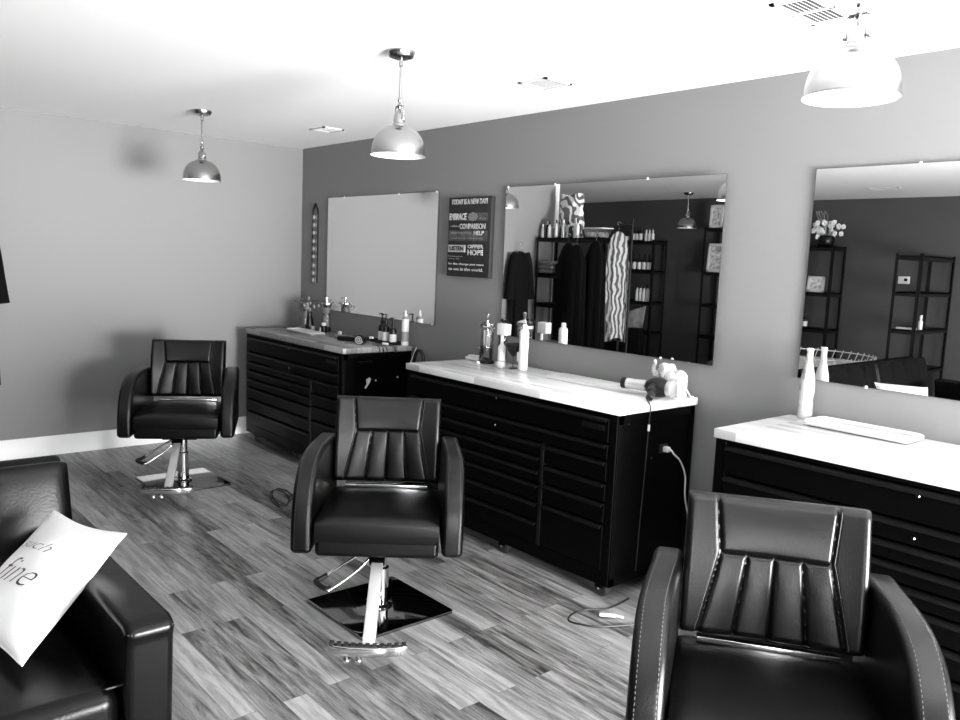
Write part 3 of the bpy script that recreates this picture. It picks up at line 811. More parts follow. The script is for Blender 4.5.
# hair dryer
t = thing('hair_dryer', 'silver and black hair dryer lying on the middle cabinet before the elephant', 'hair dryer', (4.035, -.24, ZT), 0)
Rd = Matrix.Translation((0, 0, .052)) @ Matrix.Rotation(.20, 4, 'Z') @ Matrix.Rotation(-PI/2, 4, 'Y')
def dl(prof, name, m, par, n=28): return MB().lathe(prof, (0, 0, 0), n, Rd).build(name, m, par)
dl([(.026, .03), (.028, .06), (.026, .12), (.028, .17)], 'barrel', M['silver'], t)
dl([(.029, .165), (.029, .19), (.025, .19), (.024, .175), (.001, .175)], 'nozzle', M['black'], t)
dl([(.001, -.06), (.034, -.056), (.047, -.03), (.049, 0), (.042, .03), (.032, .05), (.027, .06)], 'motor_housing', M['black'], t)
dl([(.035, -.085), (.041, -.08), (.043, -.06), (.038, -.052)], 'rear_filter', M['silver'], t)
MB().tube(smooth_path([(.0, -.02, .05), (.015, -.06, .045), (.04, -.10, .034), (.06, -.145, .018)], 6), [.027] * 6 + [.024] * 6 + [.018] * 6 + [.013], 14).build('handle', M['black'], t)
MB().tube(smooth_path([(.06, -.145, .018), (.068, -.165, .010), (.085, -.18, .005), (.098, -.188, .003), (.107, -.192, -.02), (.108, -.195, -.11), (.107, -.20, -.30), (.107, -.21, -.55), (.108, -.22, -.80)], 8), .003, 8).build('cord', M['cord'], t)
MB().tube([(.108, -.194, -.095), (.108, -.195, -.125)], .006, 8).build('cord_tag', M['white'], t)

# elephant figurine
t = thing('elephant_figurine', 'white speckled elephant figurine with raised trunk behind the hair dryer', 'figurine', (4.03, -.10, ZT + .001), PI)
bm_ = MB()
bm_.sphere((0, 0, .085), .05, 18, 12, (1.25, .95, .95))
bm_.sphere((-.03, 0, .09), .042, 16, 10, (1, 1, 1))
bm_.sphere((.062, 0, .122), .034, 16, 10, (1, .95, 1.05))
for x in (-.045, .035):
    for y in (-.024, .024): bm_.tube([(x, y, 0), (x, y, .03), (x * .9, y * .9, .075)], [.018, .016, .02], 12)
bm_.tube(smooth_path([(.08, 0, .115), (.105, 0, .095), (.125, 0, .10), (.13, 0, .125), (.122, 0, .15), (.128, 0, .165)], 6), [.017 - .0003 * k for k in range(31)], 12)
bm_.tube([(-.062, 0, .10), (-.075, 0, .085), (-.078, 0, .06)], [.006, .004, .003], 8)
eo = bm_.build('body', M['eleph'], t)
rm = eo.modifiers.new('remesh', 'REMESH'); rm.mode = 'VOXEL'; rm.voxel_size = .0032; rm.use_smooth_shade = True
sm = eo.modifiers.new('smooth', 'SMOOTH'); sm.iterations = 6
for s in (-1, 1):
    MB().sphere((0, 0, 0), .03, 16, 8, (.85, .22, 1.1)).build('ear', M['eleph'], t, loc=(.048, s * .037, .12)).rotation_euler = (0, 0, s * -.35)
    MB().tube(smooth_path([(.088, s * .014, .10), (.108, s * .018, .088), (.118, s * .018, .092)], 4), [.004] * 4 + [.003] * 4 + [.001], 8).build('tusk', M['white_ceramic'], t)
    MB().sphere((.088, s * .022, .131), .003, 8, 6).build('eye', M['black'], t)
t = thing('white_cable', 'short white cable curling off the back corner of the middle cabinet', 'cable', (4.12, -.055, ZT))
MB().tube(smooth_path([(-.045, -.0, .03), (-.035, -.012, .036), (-.018, -.03, .03), (-.005, -.02, .006), (-.003, -.0, .004)], 8), .004, 8).build('cable', M['white'], t)
t = thing('shell_dish', 'little pale trinket lying by the wall left of the hair dryer', 'trinket', (3.80, -.09, ZT))
MB().lathe([(.012, 0), (.03, .006), (.034, .014), (.03, .014), (.012, .006)], n=20).build('dish', M['offwhite'], t)

# -- right cabinet: contour glass bottle and tray
t = thing('glass_bottle', 'clear waisted glass bottle standing on the right cabinet', 'bottle', (4.705, -.075, ZT))
pr_ = [(.024, 0), (.030, .003), (.031, .03), (.029, .06), (.0265, .08), (.027, .10), (.031, .13), (.0315, .15), (.029, .18), (.022, .215), (.0155, .245), (.013, .27), (.0128, .298), (.0145, .30), (.0145, .312)]
MB().lathe(pr_, n=32, close=False).build('bottle_glass', M['milk_glass'], t)
gr = MB()
for k in range(16):
    a = 2 * PI * k / 16
    gr.tube([(.0285 * math.cos(a), .0285 * math.sin(a), .065), (.026 * math.cos(a), .026 * math.sin(a), .082), (.0268 * math.cos(a), .0268 * math.sin(a), .10), (.030 * math.cos(a), .030 * math.sin(a), .125)], .0012, 5)
gr.build('ribs', M['white'], t)
lb = MB(); 
def lab(u, v): 
    a = -2.9 + u * 1.3; z = .175 + v * .045; r = .0305 - .0085 * v
    return (r * math.cos(a), r * math.sin(a), z)
lb.grid(lab, 8, 4); lb.build('upper_emblem', M['grey'], t)
lb = MB(); lb.grid(lambda u, v: (.0318 * math.cos(-2.9 + u * .9), .0318 * math.sin(-2.9 + u * .9), .128 + v * .03), 8, 2); lb.build('lower_emblem', M['grey'], t)
tr = tray('rectangular white tray with a dark lower edge on the right cabinet', (4.985, -.145, ZT + .003), .42, .17, -.02, M['white_ceramic'], .02)
MB().b(-.19, .19, -.075, .075, -.003, .001).build('tray_foot', M['black'], tr)

# ---------------------------------------------------------------- wall things
t = thing('quote_sign', 'dark wooden quote sign hanging between the two left mirrors', 'sign', (2.09, -.002, 1.440))
SW, SH = .41, .52
bd = MB()
ys = [0, .085, .17, .30, .40, .52]
bd.b(0, SW + .02, -.032, 0, 0, SH, .003, 2)
bd.build('board', M['sign_dark'], t)
ms = Matrix.Translation((0, -.0325, 0)) @ Matrix.Rotation(PI/2, 4, 'X')
MB().b(.01, SW - .01, -.034, -.03, SH * .70, SH * .80).build('grey_plank', M['sign_mid'], t)
MB().b(.01, SW - .01, -.034, -.03, SH * .45, SH * .585).build('grey_plank', M['sign_mid'], t)
def ln(s, fx0, fx1, fy0, fy1, m='sign_text', bold=.02, par=None, off=0.0, **k):
    w = SW * 1.0
    mx = Matrix.Translation((0, -.0335 - off, 0)) @ Matrix.Rotation(PI/2, 4, 'X')
    text_mesh('lettering', s, M[m], par or t, (fx1 - fx0) * w, (fy1 - fy0) * SH, (fx0 * w, SH * (1 - fy1)), mx, bold, **k)
ln("TODAY IS A NEW DAY!", .07, .96, .022, .09)
ln("EMBRACE", .03, .46, .20, .285, bold=.03, off=.001)
ln("with grace", .76, .95, .255, .285, 'sign_text_dim', .01, off=.001)
bg = MB(); q = []
for k in range(16):
    a = 2 * PI * k / 16; r = 1 if k % 2 == 0 else .86
    q.append((SW * .62 + .05 * r * math.cos(a), SH * .755 + .030 * r * math.sin(a)))
bg.prism(q, -.0365, -.033, plane='xz'); bg.build('badge', M['sign_text_dim'], t)
ln("refuse", .06, .29, .345, .375, 'sign_text_dim', .01)
ln("COMPARISON", .30, .93, .33, .40, bold=.02)
ln("stay true to yourself always", .08, .60, .43, .465, 'sign_text_dim', .0, off=.001)
ln("HELP", .66, .90, .42, .475, 'sign_text', .02, off=.001)
ln("and keep on trying", .1, .88, .50, .53, 'sign_text_dim', .0, off=.001)
MB().b(SW * .03, SW * .46, -.0355, -.032, SH * (1 - .69), SH * (1 - .60)).build('light_panel', M['sign_text'], t)
ln("LISTEN", .07, .42, .615, .672, 'sign_dark', .03, off=.0022)
ln("OFFER", .52, .90, .592, .640, bold=.04)
ln("HOPE", .52, .90, .655, .725, bold=.04)
ln("live with purpose", .04, .40, .735, .758, 'sign_text_dim', .0)
ln("every day", .04, .32, .765, .788, 'sign_text_dim', .0)
ln("be the change you want", .05, .93, .825, .862, bold=.01)
ln("to see in the world.", .05, .91, .885, .925, bold=.01)

t = thing('hanging_ornament', 'narrow string of square metal charms hanging in the corner left of the mirrors', 'ornament', (.243, -.006, 1.28)); t.scale = (1.25, 1, 1)
MB().tube(smooth_path([(-.035, 0, .60), (-.03, 0, .64), (-.012, -.0, .67), (0, 0, .69), (.012, 0, .67), (.03, 0, .64), (.035, 0, .60)], 5), .006, 8).build('cord', M['black'], t)
MB().tube([(-.036, .001, .60), (-.036, .001, .02)], .004, 6).tube([(.036, .001, .60), (.036, .001, .02)], .004, 6).build('side_cords', M['black'], t)
for z, h_ in ((.575, .05), (.51, .05), (.445, .03), (.375, .045), (.31, .055), (.245, .03), (.17, .055), (.105, .05), (.045, .06)):
    c = MB().box((0, -.004, z), (.058, .008, h_), .003).build('charm', M['beads'], t)
    MB().lathe([(.012, 0), (.016, .003), (.01, .006), (.001, .007)], (0, -.007, z), 12, Matrix.Rotation(PI/2, 4, 'X')).build('stud', M['label'], c)

# ---------------------------------------------------------------- sofa and pillows
SX, SY0, SY1 = 3.36, -5.0, -2.72
t = thing('sofa', 'black leather sofa in the lower left foreground', 'sofa', (SX, (SY0 + SY1) / 2, 0))
Ls = (SY1 - SY0) / 2
def rb_(x0, x1, y0, y1, z0, z1, bev, name, seg=5, m='leather_sofa'):
    return MB().b(x0, x1, y0, y1, z0, z1, bev, seg).build(name, M[m], t, wn=True)
rb_(.03, .96, -Ls + .1, Ls - .1, .07, .27, .015, 'base_frame')
# arms: vertical slabs with a padded top
for s, nm in ((1, 'arm'), (-1, 'arm')):
    y0, y1 = (Ls - .125, Ls) if s > 0 else (-Ls, -Ls + .125)
    a = MB().prism([(.20, .06), (1.0, .06), (1.02, .54), (1.035, .585), (.99, .605), (.15, .60), (.17, .45)], y0, y1, .022, 4, plane='xz').build(nm, M['leather_sofa'], t, wn=True)
    MB().tube([(1.02, y0 + .004, .578), (1.02, y1 - .004, .578)], .004, 8).build('piping', M['leather_sofa'], a)
# back
b_ = MB().prism([(-.12, .06), (.08, .06), (.08, .40), (-.03, .55), (-.07, .75), (-.085, .782), (-.11, .787), (-.15, .775), (-.155, .74)], -Ls + .0, Ls - .0, .02, 4, plane='xz').build('back_frame', M['leather_sofa'], t, wn=True)
for k in range(2):
    y0 = -Ls + .003 + k * Ls; y1 = y0 + Ls - .004
    c = MB()
    def bc(u, v, y0=y0, y1=y1):
        a = 2 * PI * v; ca, sa = math.cos(a), math.sin(a); ex = .30
        hx, hz = .07, .185
        e = (2 * u - 1); g = (1 - abs(e) ** 24) ** .5 if abs(e) < 1 else 0
        g = .5 + .5 * g
        x = math.copysign(abs(ca) ** ex, ca) * hx * g; z = math.copysign(abs(sa) ** ex, sa) * hz * (.9 + .1 * g)
        p = Vector((x, 0, z)); p = Matrix.Rotation(-.26, 3, 'Y') @ p
        y = y0 + (y1 - y0) * u
        if ca > 0:
            for by in (.25, .5, .75):
                for bz in (.4,):
                    dd = ((u - by) * (y1 - y0)) ** 2 + (sa - bz) ** 2 * .02
                    p.x -= .018 * math.exp(-dd / .0012)
        return (.005 + p.x, y, .602 + p.z)
    c.grid(bc, 60, 60)
    for u in (0, 1):
        o = len(c.v); n = 60
        for j in range(n): c.v.append(bc(u, j / n))
        c.f.append(tuple(o + j for j in range(n)))
    co = c.build('back_cushion', M['leather_sofa'], t, angle=60)
    for by in (.25, .5, .75):
        MB().sphere((.048, y0 + (y1 - y0) * by, .69), .011, 10, 6, (.5, 1, 1)).build('button', M['leather_sofa'], co)
    s = MB().b(.15, 1.0, max(y0, -Ls + .127), min(y1, Ls - .127), .26, .43, .045, 6).build('seat_cushion', M['leather_sofa'], t, wn=True)
    MB().tube([(.965, y0 + .02, .423), (.965, y1 - .02, .423)], .005, 8).build('piping', M['leather_sofa'], s)
for x in (.1, .9):
    for y in (-Ls + .1, Ls - .1): MB().b(x - .03, x + .03, y - .03, y + .03, 0, .08, .004).build('foot', M['black'], t)

def pillow(P1, P2, P3, label, text=None, thick=.06):
    P1, P2, P3 = Vector(P1), Vector(P2), Vector(P3)
    ex = P1 - P2; ey = P1 - P3                     # right along the top, up the right side
    O = P3 - ex; w, h = ex.length, ey.length
    nx = ex.normalized(); nz = nx.cross(ey).normalized(); ny = nz.cross(nx)
    t = thing('throw_pillow', label, 'pillow', tuple(O))
    def pt(u, v, s):
        # cushion with pinched corners
        q = (max(0, 4 * u * (1 - u)) ** .55) * (max(0, 4 * v * (1 - v)) ** .55)
        pu = u + .045 * math.sin(PI * v) * (0.5 - u) * 2 * (-1) * -1 * (abs(u - .5) * 2) ** 2
        pv = v + .045 * math.sin(PI * u) * (0.5 - v) * 2 * (abs(v - .5) * 2) ** 2
        wr = .0035 * math.sin(9 * u + 5 * v) * q + .003 * math.sin(17 * v - 8 * u) * q
        return ex * pu + ey * pv + nz * s * (thick * q + (wr if s > 0 else 0) + .0015)
    g = MB(); g.grid(lambda u, v: pt(u, v, 1), 40, 40); g.grid(lambda u, v: pt(u, v, -1), 40, 40, True)
    b = g.build('cover', M['cloth_white'], t, angle=80)
    sm = MB().tube([tuple(pt(u, 0, 0)) for u in [k / 20 for k in range(21)]] + [tuple(pt(1, k / 20, 0)) for k in range(1, 21)] + [tuple(pt(1 - k / 20, 1, 0)) for k in range(1, 21)] + [tuple(pt(0, 1 - k / 20, 0)) for k in range(1, 20)], .0028, 6, closed=True)
    sm.build('seam', M['cloth_white'], t)
    if text:
        for s, u0, u1, v0, v1 in text:
            cu = text_mesh('embroidery', s, M['ink'], t, u1 - u0, v1 - v0, (u0, v0), Matrix.Identity(4), -.018, .6, 0.0)
            me = cu.data
            for v in me.vertices:
                p = pt(v.co.x, v.co.y, 1); v.co = p + nz * .0012
    return t
pillow((3.98, -2.718, .702), (3.59, -2.818, .685), (4.17, -3.035, .47), 'white cushion with faint script leaning in the sofa corner',
    [('such', .16, .60, .62, .70), ('fine', .18, .70, .36, .54)])
# reversed edge order handled by labels; second cushion farther along the sofa
pillow((3.92, -3.58, .67), (3.59, -3.36, .68), (4.07, -3.36, .47), 'white cushion leaning on the sofa back, seen in the right mirror')

# ---------------------------------------------------------------- back of the room (seen in the mirrors)
def shelf_unit(label, x0, x1, y0, y1, zs, ztop, group='black steel shelving units', cat='shelf'):
    t = thing('shelving_unit', label, cat, ((x0 + x1) / 2, (y0 + y1) / 2, 0), 0, group)
    hx, hy = (x1 - x0) / 2, (y1 - y0) / 2
    for sx in (-1, 1):
        for sy in (-1, 1):
            p = MB().b(sx * hx, sx * (hx - .03), sy * hy, sy * (hy - .004), 0, ztop).b(sx * hx, sx * (hx - .004), sy * hy, sy * (hy - .03), 0, ztop)
            p.build('post', M['shelf_black'], t)
    for z in zs:
        MB().b(-hx + .004, hx - .004, -hy + .004, hy - .004, z - .012, z).b(-hx + .004, hx - .004, hy - .022, hy - .004, z - .045, z).b(-hx + .004, hx - .004, -hy + .004, -hy + .022, z - .045, z).b(hx - .022, hx - .004, -hy + .004, hy - .004, z - .045, z).b(-hx + .004, -hx + .022, -hy + .004, hy - .004, z - .045, z).build('shelf', M['shelf_black'], t)
    return t
UA_Y0, UA_Y1 = -3.04, -2.74
shelf_unit('black shelving unit beside the white corner trim, crowded with bottles on top', .04, 1.02, UA_Y0, UA_Y1, (.15, .62, 1.08, 1.40, 1.785), 1.79)
# row of bottles on its top
nb = 0
specs = [('chrome', .10), ('black', .12), ('white', .12), ('tinted', .09), ('white', .13), ('black', .10), ('chrome', .13), ('white', .12), ('black', .11), ('white', .14), ('white', .13)]
places = ['beside the left wall', 'second from the left wall', 'third from the left wall', 'fourth from the left wall', 'fifth from the left wall', 'sixth from the left wall', 'seventh from the left wall', 'eighth from the left wall', 'third from the storage box', 'second from the storage box', 'nearest the clear storage box']
for k, (mm, hh) in enumerate(specs):
    x = .068 + k * .052; y = -2.80 - .02 * (k % 2); hh *= 1.45
    r = .02
    t = bottle_parts('bottle', {'chrome': 'shiny metal', 'black': 'black', 'white': 'white', 'tinted': 'tinted glass'}[mm] + ' bottle on the top shelf by the white trim, ' + places[k], 'bottle', (x, y, 1.786),
        [(r, 0), (r, hh * .62), (r * .45, hh * .78), (r * .45, hh * .82)], M[mm], [(r * .5, hh * .8), (r * .5, hh), (.001, hh + .001)], M['chrome'] if mm == 'black' else M['black' if k % 3 else 'white'], None, None, 'bottles on the top shelf by the white trim', 14)
t = thing('plastic_bag', 'large clear printed plastic bag standing on top of the crowded shelving unit', 'bag', (.36, -2.93, 1.786))
bg = MB()
def bagf(u, v):
    a = 2 * PI * u; w = .17 - .02 * v + .012 * math.sin(5 * a + 9 * v) + .01 * math.sin(11 * a - 6 * v)
    return (w * math.cos(a), .085 * (1 - .55 * v) * math.sin(a) + .006 * math.sin(13 * v + 3 * a), v * .46 + .012 * math.sin(3 * a) * v)
bg.grid(bagf, 48, 20)
o = len(bg.v)
for j in range(48): bg.v.append(bagf(j / 48, 1))
bg.f.append(tuple(o + j for j in range(48)))
o = len(bg.v)
for j in range(48): bg.v.append(bagf(j / 48, 0))
bg.f.append(tuple(o + j for j in range(48)))
bg.build('bag', M['bag_print'], t)
t = thing('storage_box', 'clear storage box with pale lid on top of the crowded shelving unit', 'box', (.80, -2.88, 1.786))
MB().prism([(-.10, 0), (.10, 0), (.125, .095), (-.125, .095)], -.08, .08, .008, 2, plane='xz').build('tub', M['clear_plastic'], t)
MB().b(-.132, .132, -.088, .088, .095, .106, .004).build('lid', M['offwhite'], t)
MB().b(-.09, .09, -.07, .07, .006, .06, .01).build('contents', M['photo'], t)
t = thing('towel_stack', 'grey folded towels on the second shelf of the crowded unit', 'towels', (.17, -2.88, 1.401))
for k in range(3): MB().b(-.10, .10, -.12, .12, k * .045, k * .045 + .043, .018, 4).build('towel', M['grey'], t)
t = thing('black_box', 'black bag on the second shelf with a pale strip beside it', 'bag', (.37, -2.88, 1.401))
MB().b(-.08, .08, -.1, .1, 0, .12, .03, 4).build('body', M['cloth_black'], t)
t.name = 'cloth_bag'
t = thing('pale_box', 'flat pale carton on the second shelf of the crowded unit', 'carton', (.56, -2.82, 1.401))
MB().b(-.09, .09, -.06, .06, 0, .045, .003).build('carton', M['offwhite'], t)
t.name = 'carton'

def garment(label, loc, rz, w, h, m, flare=1.25, sleeves=True, seed=0, cat='cape', name='cape', th=.055):
    t = thing(name, label, cat, loc, rz, None)
    g = MB(); rnd = random.Random(seed); ph = rnd.random() * 6
    NU_, NV_ = 56, 26
    def f(u, v):
        a = 2 * PI * u
        sh = min(1, v / .16) ** .6
        ww = (w / 2) * (.22 + .78 * sh) * (1 + (flare - 1) * v)
        dd = th * (.35 + .65 * min(1, v / .2)) * (1 + .3 * v)
        fold = 1 + (.05 + .12 * v) * math.sin(7 * a + ph) + .07 * v * math.sin(15 * a + ph * 2)
        return (ww * math.cos(a) * fold, dd * math.sin(a) * fold, -h * v * (1 + .02 * math.sin(3 * a + ph)) - .03 * (1 - sh))
    g.grid(f, NU_, NV_)
    for vv in (0, 1):
        o = len(g.v)
        for j in range(NU_): g.v.append(f(j / NU_, vv))
        g.f.append(tuple(o + j for j in range(NU_)))
    b = g.build('body', m, t, angle=60)
    if sleeves:
        for s in (-1, 1):
            MB().tube(smooth_path([(s * w * .40, 0, -.05), (s * w * .56, 0, -.16), (s * w * .68, .0, -.40), (s * w * .74, 0, -.54)], 5), [.036 + .0014 * k for k in range(16)], 14).build('sleeve', m, t)
    MB().tube(smooth_path([(0, 0, -.02), (0, 0, .02), (.02, 0, .045), (0, 0, .065), (-.015, 0, .05)], 5), .003, 6).build('hanger_hook', M['chrome'], t)
    return t
garment('black smock hanging against the left wall at the photo edge', (.085, -2.475, 1.66), PI/2, .20, 1.09, M['cloth_black'], 1.15, True, 1, 'smock', 'smock', .04)
garment('leftmost black cape hanging on the right side of the crowded shelving', (.60, -2.665, 1.76), 0, .26, 1.25, M['cloth_black'], 1.25, False, 2, th=.028)
garment('middle black cape hanging beside the crowded shelving', (.78, -2.60, 1.74), 0, .25, 1.30, M['cloth_black'], 1.2, False, 3, th=.026)
garment('rightmost black cape, next to the striped one', (.98, -2.665, 1.78), 0, .26, 1.30, M['cloth_black'], 1.2, False, 4, th=.028)
garment('striped pale cape hanging at the end of the black ones', (1.15, -2.80, 1.88), 2.25, .20, 1.10, M['striped'], 1.2, False, 5, th=.03)
t = thing('coat_stand', 'thin black garment pole holding the striped cape', 'coat stand', (1.26, -2.87, 0))
MB().tube([(0, 0, .02), (0, 0, 1.98)], .012, 10).build('pole', M['shelf_black'], t)
MB().tube([(0, 0, 1.92), (-.11, .09, 1.925)], .006, 8).build('arm', M['shelf_black'], t)
MB().lathe([(.001, 0), (.16, 0), (.16, .012), (.03, .03), (.012, .04)], n=28).build('base', M['shelf_black'], t)

# unit B: far bottles
shelf_unit('far black shelving unit full of product bottles, seen in the middle mirror', -1.62, -.80, -6.10, -5.80, (.55, .98, 1.42, 1.84), 1.86)
def row(n, x0, dx, y, z, h, r, mb_, lm, label, grp, capm='black'):
    first = None
    for k in range(n):
        lb = label % (('leftmost', 'second', 'third', 'fourth', 'fifth', 'sixth', 'seventh', 'eighth')[k])
        if first is None:
            first = bottle_parts('product_bottle', lb, 'bottle', (x0, y, z), [(r * .95, 0), (r, .004), (r, h * .6), (r * .45, h * .74), (r * .42, h * .78)], M[mb_], [(r * .5, h * .76), (r * .5, h * .9), (r * .25, h)], M[capm], [(r * 1.03, h * .08), (r * 1.03, h * .5)], M[lm], grp, 14)
        else: dup(first, (x0 + k * dx, y, z), 0, lb)
row(8, -1.53, .088, -5.86, 1.421, .235, .032, 'black', 'offwhite', '%s bottle in the full row on the far unit’s second shelf'.replace('’', "'"), 'bottles on the second shelf of the far unit')
row(3, -1.22, .062, -5.86, 1.841, .21, .028, 'black', 'label', '%s dark bottle of the trio standing on top of the far unit', 'dark bottles on top of the far unit')
row(3, -.995, .058, -5.86, 1.841, .16, .024, 'white', 'offwhite', '%s white bottle standing on top of the far unit', 'white bottles on top of the far unit', 'white')
row(4, -1.10, .062, -5.86, .981, .25, .028, 'white', 'white', '%s white bottle on the far unit third shelf', 'white bottles on the third shelf of the far unit')
t = thing('wicker_box', 'small pale box on top of the far bottle unit', 'box', (-1.45, -5.88, 1.841)); MB().b(-.09, .09, -.06, .06, 0, .07, .004).build('box', M['offwhite'], t); t.name = 'small_box'
t = thing('marble_panel', 'pale marbled board leaning in front of the far bottle unit', 'board', (-1.17, -5.66, 0))
MB().prism([(-.42, .56), (.36, .62), (.40, .93), (-.05, .78), (-.42, .72)], -.01, .01, .004, 2, plane='xz').build('board', M['marble'], t)
MB().b(-.40, .36, -.06, .06, 0, .60, .01).build('stand', M['shelf_black'], t)

# unit C1: frames ; C2: flowers
shelf_unit('black shelving unit with white picture frames, at the right edge of the middle mirror', .02, .95, -6.12, -5.80, (.12, .6, 1.02, 1.44, 2.02), 2.03)
def frame(label, loc, w, h, tilt=.12, rz=0):
    t = thing('picture_frame', label, 'picture', loc, rz)
    R = Matrix.Rotation(tilt, 4, 'X')
    f = MB(); b = .035
    for c, d in (((0, 0, b/2), (w, .018, b)), ((0, 0, h - b/2), (w, .018, b)), ((-w/2 + b/2, 0, h/2), (b, .018, h)), ((w/2 - b/2, 0, h/2), (b, .018, h))): f.box(c, d, .003, 2, mx=R)
    f.build('frame', M['white'], t)
    MB().box((0, .002, h/2), (w - .05, .004, h - .05), mx=R).build('picture', M['photo'], t)
    return t
frame('white framed picture standing on top of the framed-picture unit', (.15, -5.86, 2.022), .2, .30, .05)
frame('white framed picture on the second shelf of the framed-picture unit', (.17, -5.86, 1.441), .24, .38, .08)
shelf_unit('black shelving unit with the white flower arrangement on top, seen in the right mirror', 1.08, 1.98, -6.12, -5.80, (.12, .5, .90, 1.33, 1.87), 1.88)
t = thing('flower_arrangement', 'white flower arrangement with dry twigs on top of a black shelving unit', 'flowers', (1.80, -5.96, 1.871))
MB().lathe([(.07, 0), (.09, .02), (.1, .10), (.085, .13), (.07, .13), (.06, .02)], n=24, close=False).build('pot', M['black'], t)
fl = MB(); lfm = MB(); tw = MB()
for k in range(34):
    a = random.uniform(0, 2 * PI); r = random.uniform(.03, .2); p = Vector((r * math.cos(a) * 1.15 - .0, r * math.sin(a) * .5, .14 + random.uniform(0, .17) - r * .2))
    tw.tube([(0, 0, .1), tuple(p)], .002, 4)
    for j in range(6):
        b = j * PI / 3 + a; fl.sphere((p.x + .017 * math.cos(b), p.y + .006 * math.cos(3 * b), p.z + .017 * math.sin(b)), .014, 7, 5, (1, .6, 1))
for k in range(9):
    x = random.uniform(-.12, .05); tw.tube(smooth_path([(x * .3, 0, .12), (x * .6, 0, .26), (x + random.uniform(-.04, .04), .0, .36), (x * 1.3, 0, .42)], 4), .0025, 4)
fl.build('blossoms', M['petal'], t); tw.build('twigs', M['leaf_pale'], t)
t = thing('paper_roll_stack', 'stack of white towel rolls on top of the flower shelving unit', 'rolls', (1.58, -5.86, 1.871))
for k in range(3): MB().lathe([(.02, 0), (.055, .0), (.06, .01), (.06, .095), (.055, .105), (.02, .105)], (0, 0, k * .106), 24).build('roll', M['white'], t)
frame('small framed photo on the second shelf under the flowers', (1.76, -5.88, 1.331), .21, .19, .1)
for x, lb in ((1.60, 'left brown pump bottle with white label on the third shelf under the flowers'), (1.68, 'right brown pump bottle with white label on the third shelf under the flowers')):
    black_pump(lb, (x, -5.86, .901), .2, .032, M['white'], 'pump bottles under the flowers')
# unit D: near-empty, end-on
shelf_unit('nearly empty black shelving unit standing end-on, right side of the right mirror', 2.915, 3.175, -6.10, -5.20, (.12, .6, 1.02, 1.405, 1.775), 1.795)
t = thing('folded_papers', 'flat white papers on the near end of the empty shelving unit', 'papers', (3.04, -5.32, 1.021)); MB().b(-.08, .09, -.05, .05, 0, .018, .003).build('sheets', M['white'], t)
t = thing('small_bottle', 'little white bottle standing on the empty shelving unit', 'bottle', (3.13, -5.45, 1.021))
MB().lathe([(.02, 0), (.022, .003), (.022, .08), (.01, .1), (.01, .11)], n=16).build('body', M['offwhite'], t); MB().lathe([(.013, .11), (.013, .15), (.001, .151)], n=16).build('cap', M['white'], t)
t = thing('thermostat', 'white thermostat on the wall behind the empty shelving unit', 'thermostat', (2.655, YO + .001, 1.52))
MB().b(-.062, .062, 0, .022, -.042, .042, .006).build('case', M['offwhite'], t); MB().b(.005, .04, .022, .0235, -.012, .02).build('screen', M['black'], t)
# white round table with wire gallery
t = thing('round_table', 'round white table with a wire rim behind the sofa, seen in the right mirror', 'table', (2.46, -4.62, 0))
R_ = .56
MB().lathe([(.001, .585), (R_ - .02, .585), (R_, .595), (R_, .64), (R_ - .02, .65), (.001, .65)], n=64).build('tabletop', M['offwhite'], t)
MB().tube([(R_ * math.cos(a), R_ * math.sin(a), .725) for a in [2 * PI * k / 64 for k in range(64)]], .006, 8, closed=True).build('rim_wire', M['white'], t)
up = MB()
for k in range(40):
    a = 2 * PI * k / 40; up.tube([((R_ - .01) * math.cos(a), (R_ - .01) * math.sin(a), .648), ((R_ + .004) * math.cos(a + .05), (R_ + .004) * math.sin(a + .05), .745)], .005, 5)
up.build('rim_posts', M['white'], t)
MB().lathe([(.25, 0), (.26, .02), (.05, .05), (.04, .1), (.04, .585)], n=28).build('pedestal', M['black'], t)

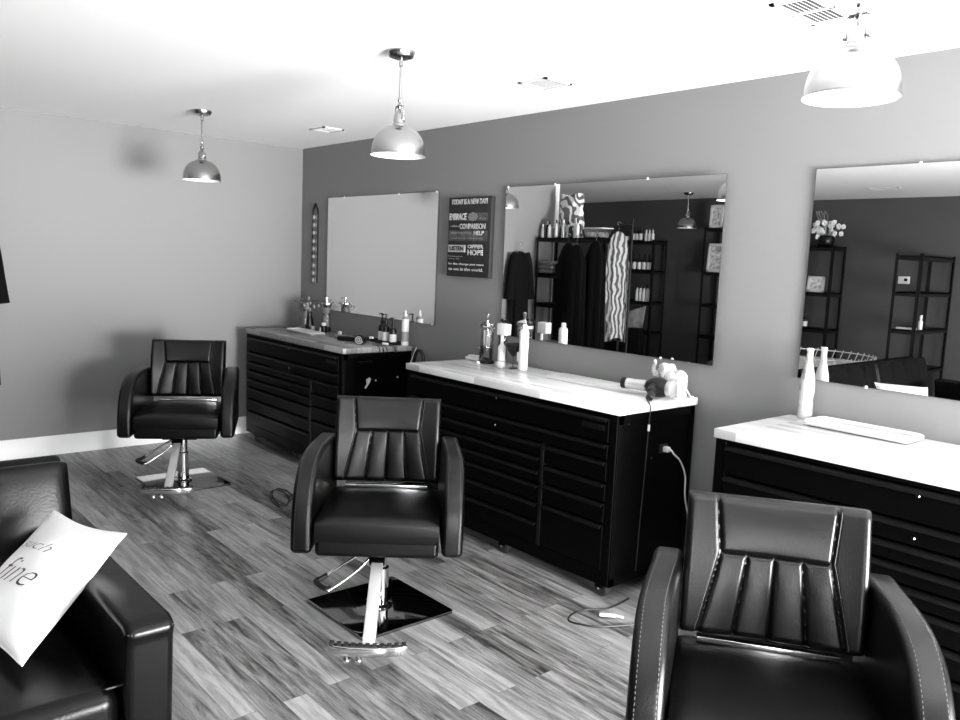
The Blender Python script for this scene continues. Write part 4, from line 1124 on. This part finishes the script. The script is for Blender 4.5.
# ---------------------------------------------------------------- camera
az, el, roll = 2.4217, -.12306, .04367
d = Vector((math.cos(el) * math.cos(az), math.cos(el) * math.sin(az), math.sin(el)))
r = Vector((math.sin(az), -math.cos(az), 0)); u = r.cross(d)
r2 = r * math.cos(roll) + u * math.sin(roll); u2 = -r * math.sin(roll) + u * math.cos(roll)
cd_ = bpy.data.cameras.new('camera'); cam = bpy.data.objects.new('camera', cd_); C.objects.link(cam)
cam.matrix_world = Matrix(((r2.x, u2.x, -d.x, 6.37213), (r2.y, u2.y, -d.y, -3.45264), (r2.z, u2.z, -d.z, 1.54873), (0, 0, 0, 1)))
cd_.sensor_width = 36; cd_.lens = 800.24 / 960 * 36; cd_.clip_start = .02
bpy.context.scene.camera = cam

# ---------------------------------------------------------------- light
w = bpy.data.worlds.new('world'); bpy.context.scene.world = w; w.use_nodes = True
w.node_tree.nodes['Background'].inputs[0].default_value = (1, 1, 1, 1)
w.node_tree.nodes['Background'].inputs[1].default_value = 1.2
def area(name, loc, size, rot, power, spread=180):
    l = bpy.data.lights.new(name, 'AREA'); l.shape = 'RECTANGLE'; l.size, l.size_y = size; l.energy = power
    o = bpy.data.objects.new(name, l); C.objects.link(o); o.location = loc; o.rotation_euler = rot; l.spread = math.radians(spread); return o
# daylight entering through the glazed door in the right wall
area('daylight', (XR + .45, (D0 + D1) / 2, .85), (1.7, 1.85), (0, math.radians(90 + 18), 0), 640)
area('street_daylight', (XR + 3.4, -1.15, .85), (1.5, 2.2), (0, math.radians(90 + 6), 0), 1350)
area('window_daylight', (XR + .3, (W0 + W1) / 2, (WB + DT) / 2), (1.8, .6), (0, math.radians(90 + 8), 0), 150)
sl = bpy.data.lights.new('sun', 'SUN'); sl.energy = 18; sl.angle = .01
so = bpy.data.objects.new('sun', sl); C.objects.link(so)
sd = Vector((-1, -.10, -1.3)).normalized()
so.rotation_euler = sd.to_track_quat('-Z', 'Y').to_euler()

vs = bpy.context.scene.view_settings
vs.view_transform = 'Standard'; vs.look = 'None'; vs.gamma = 1; vs.use_curve_mapping = False; vs.exposure = -0.22
sc = bpy.context.scene
sc.cycles.max_bounces = 10; sc.cycles.diffuse_bounces = 5; sc.cycles.glossy_bounces = 6; sc.cycles.transparent_max_bounces = 12
sc.cycles.sample_clamp_indirect = 8
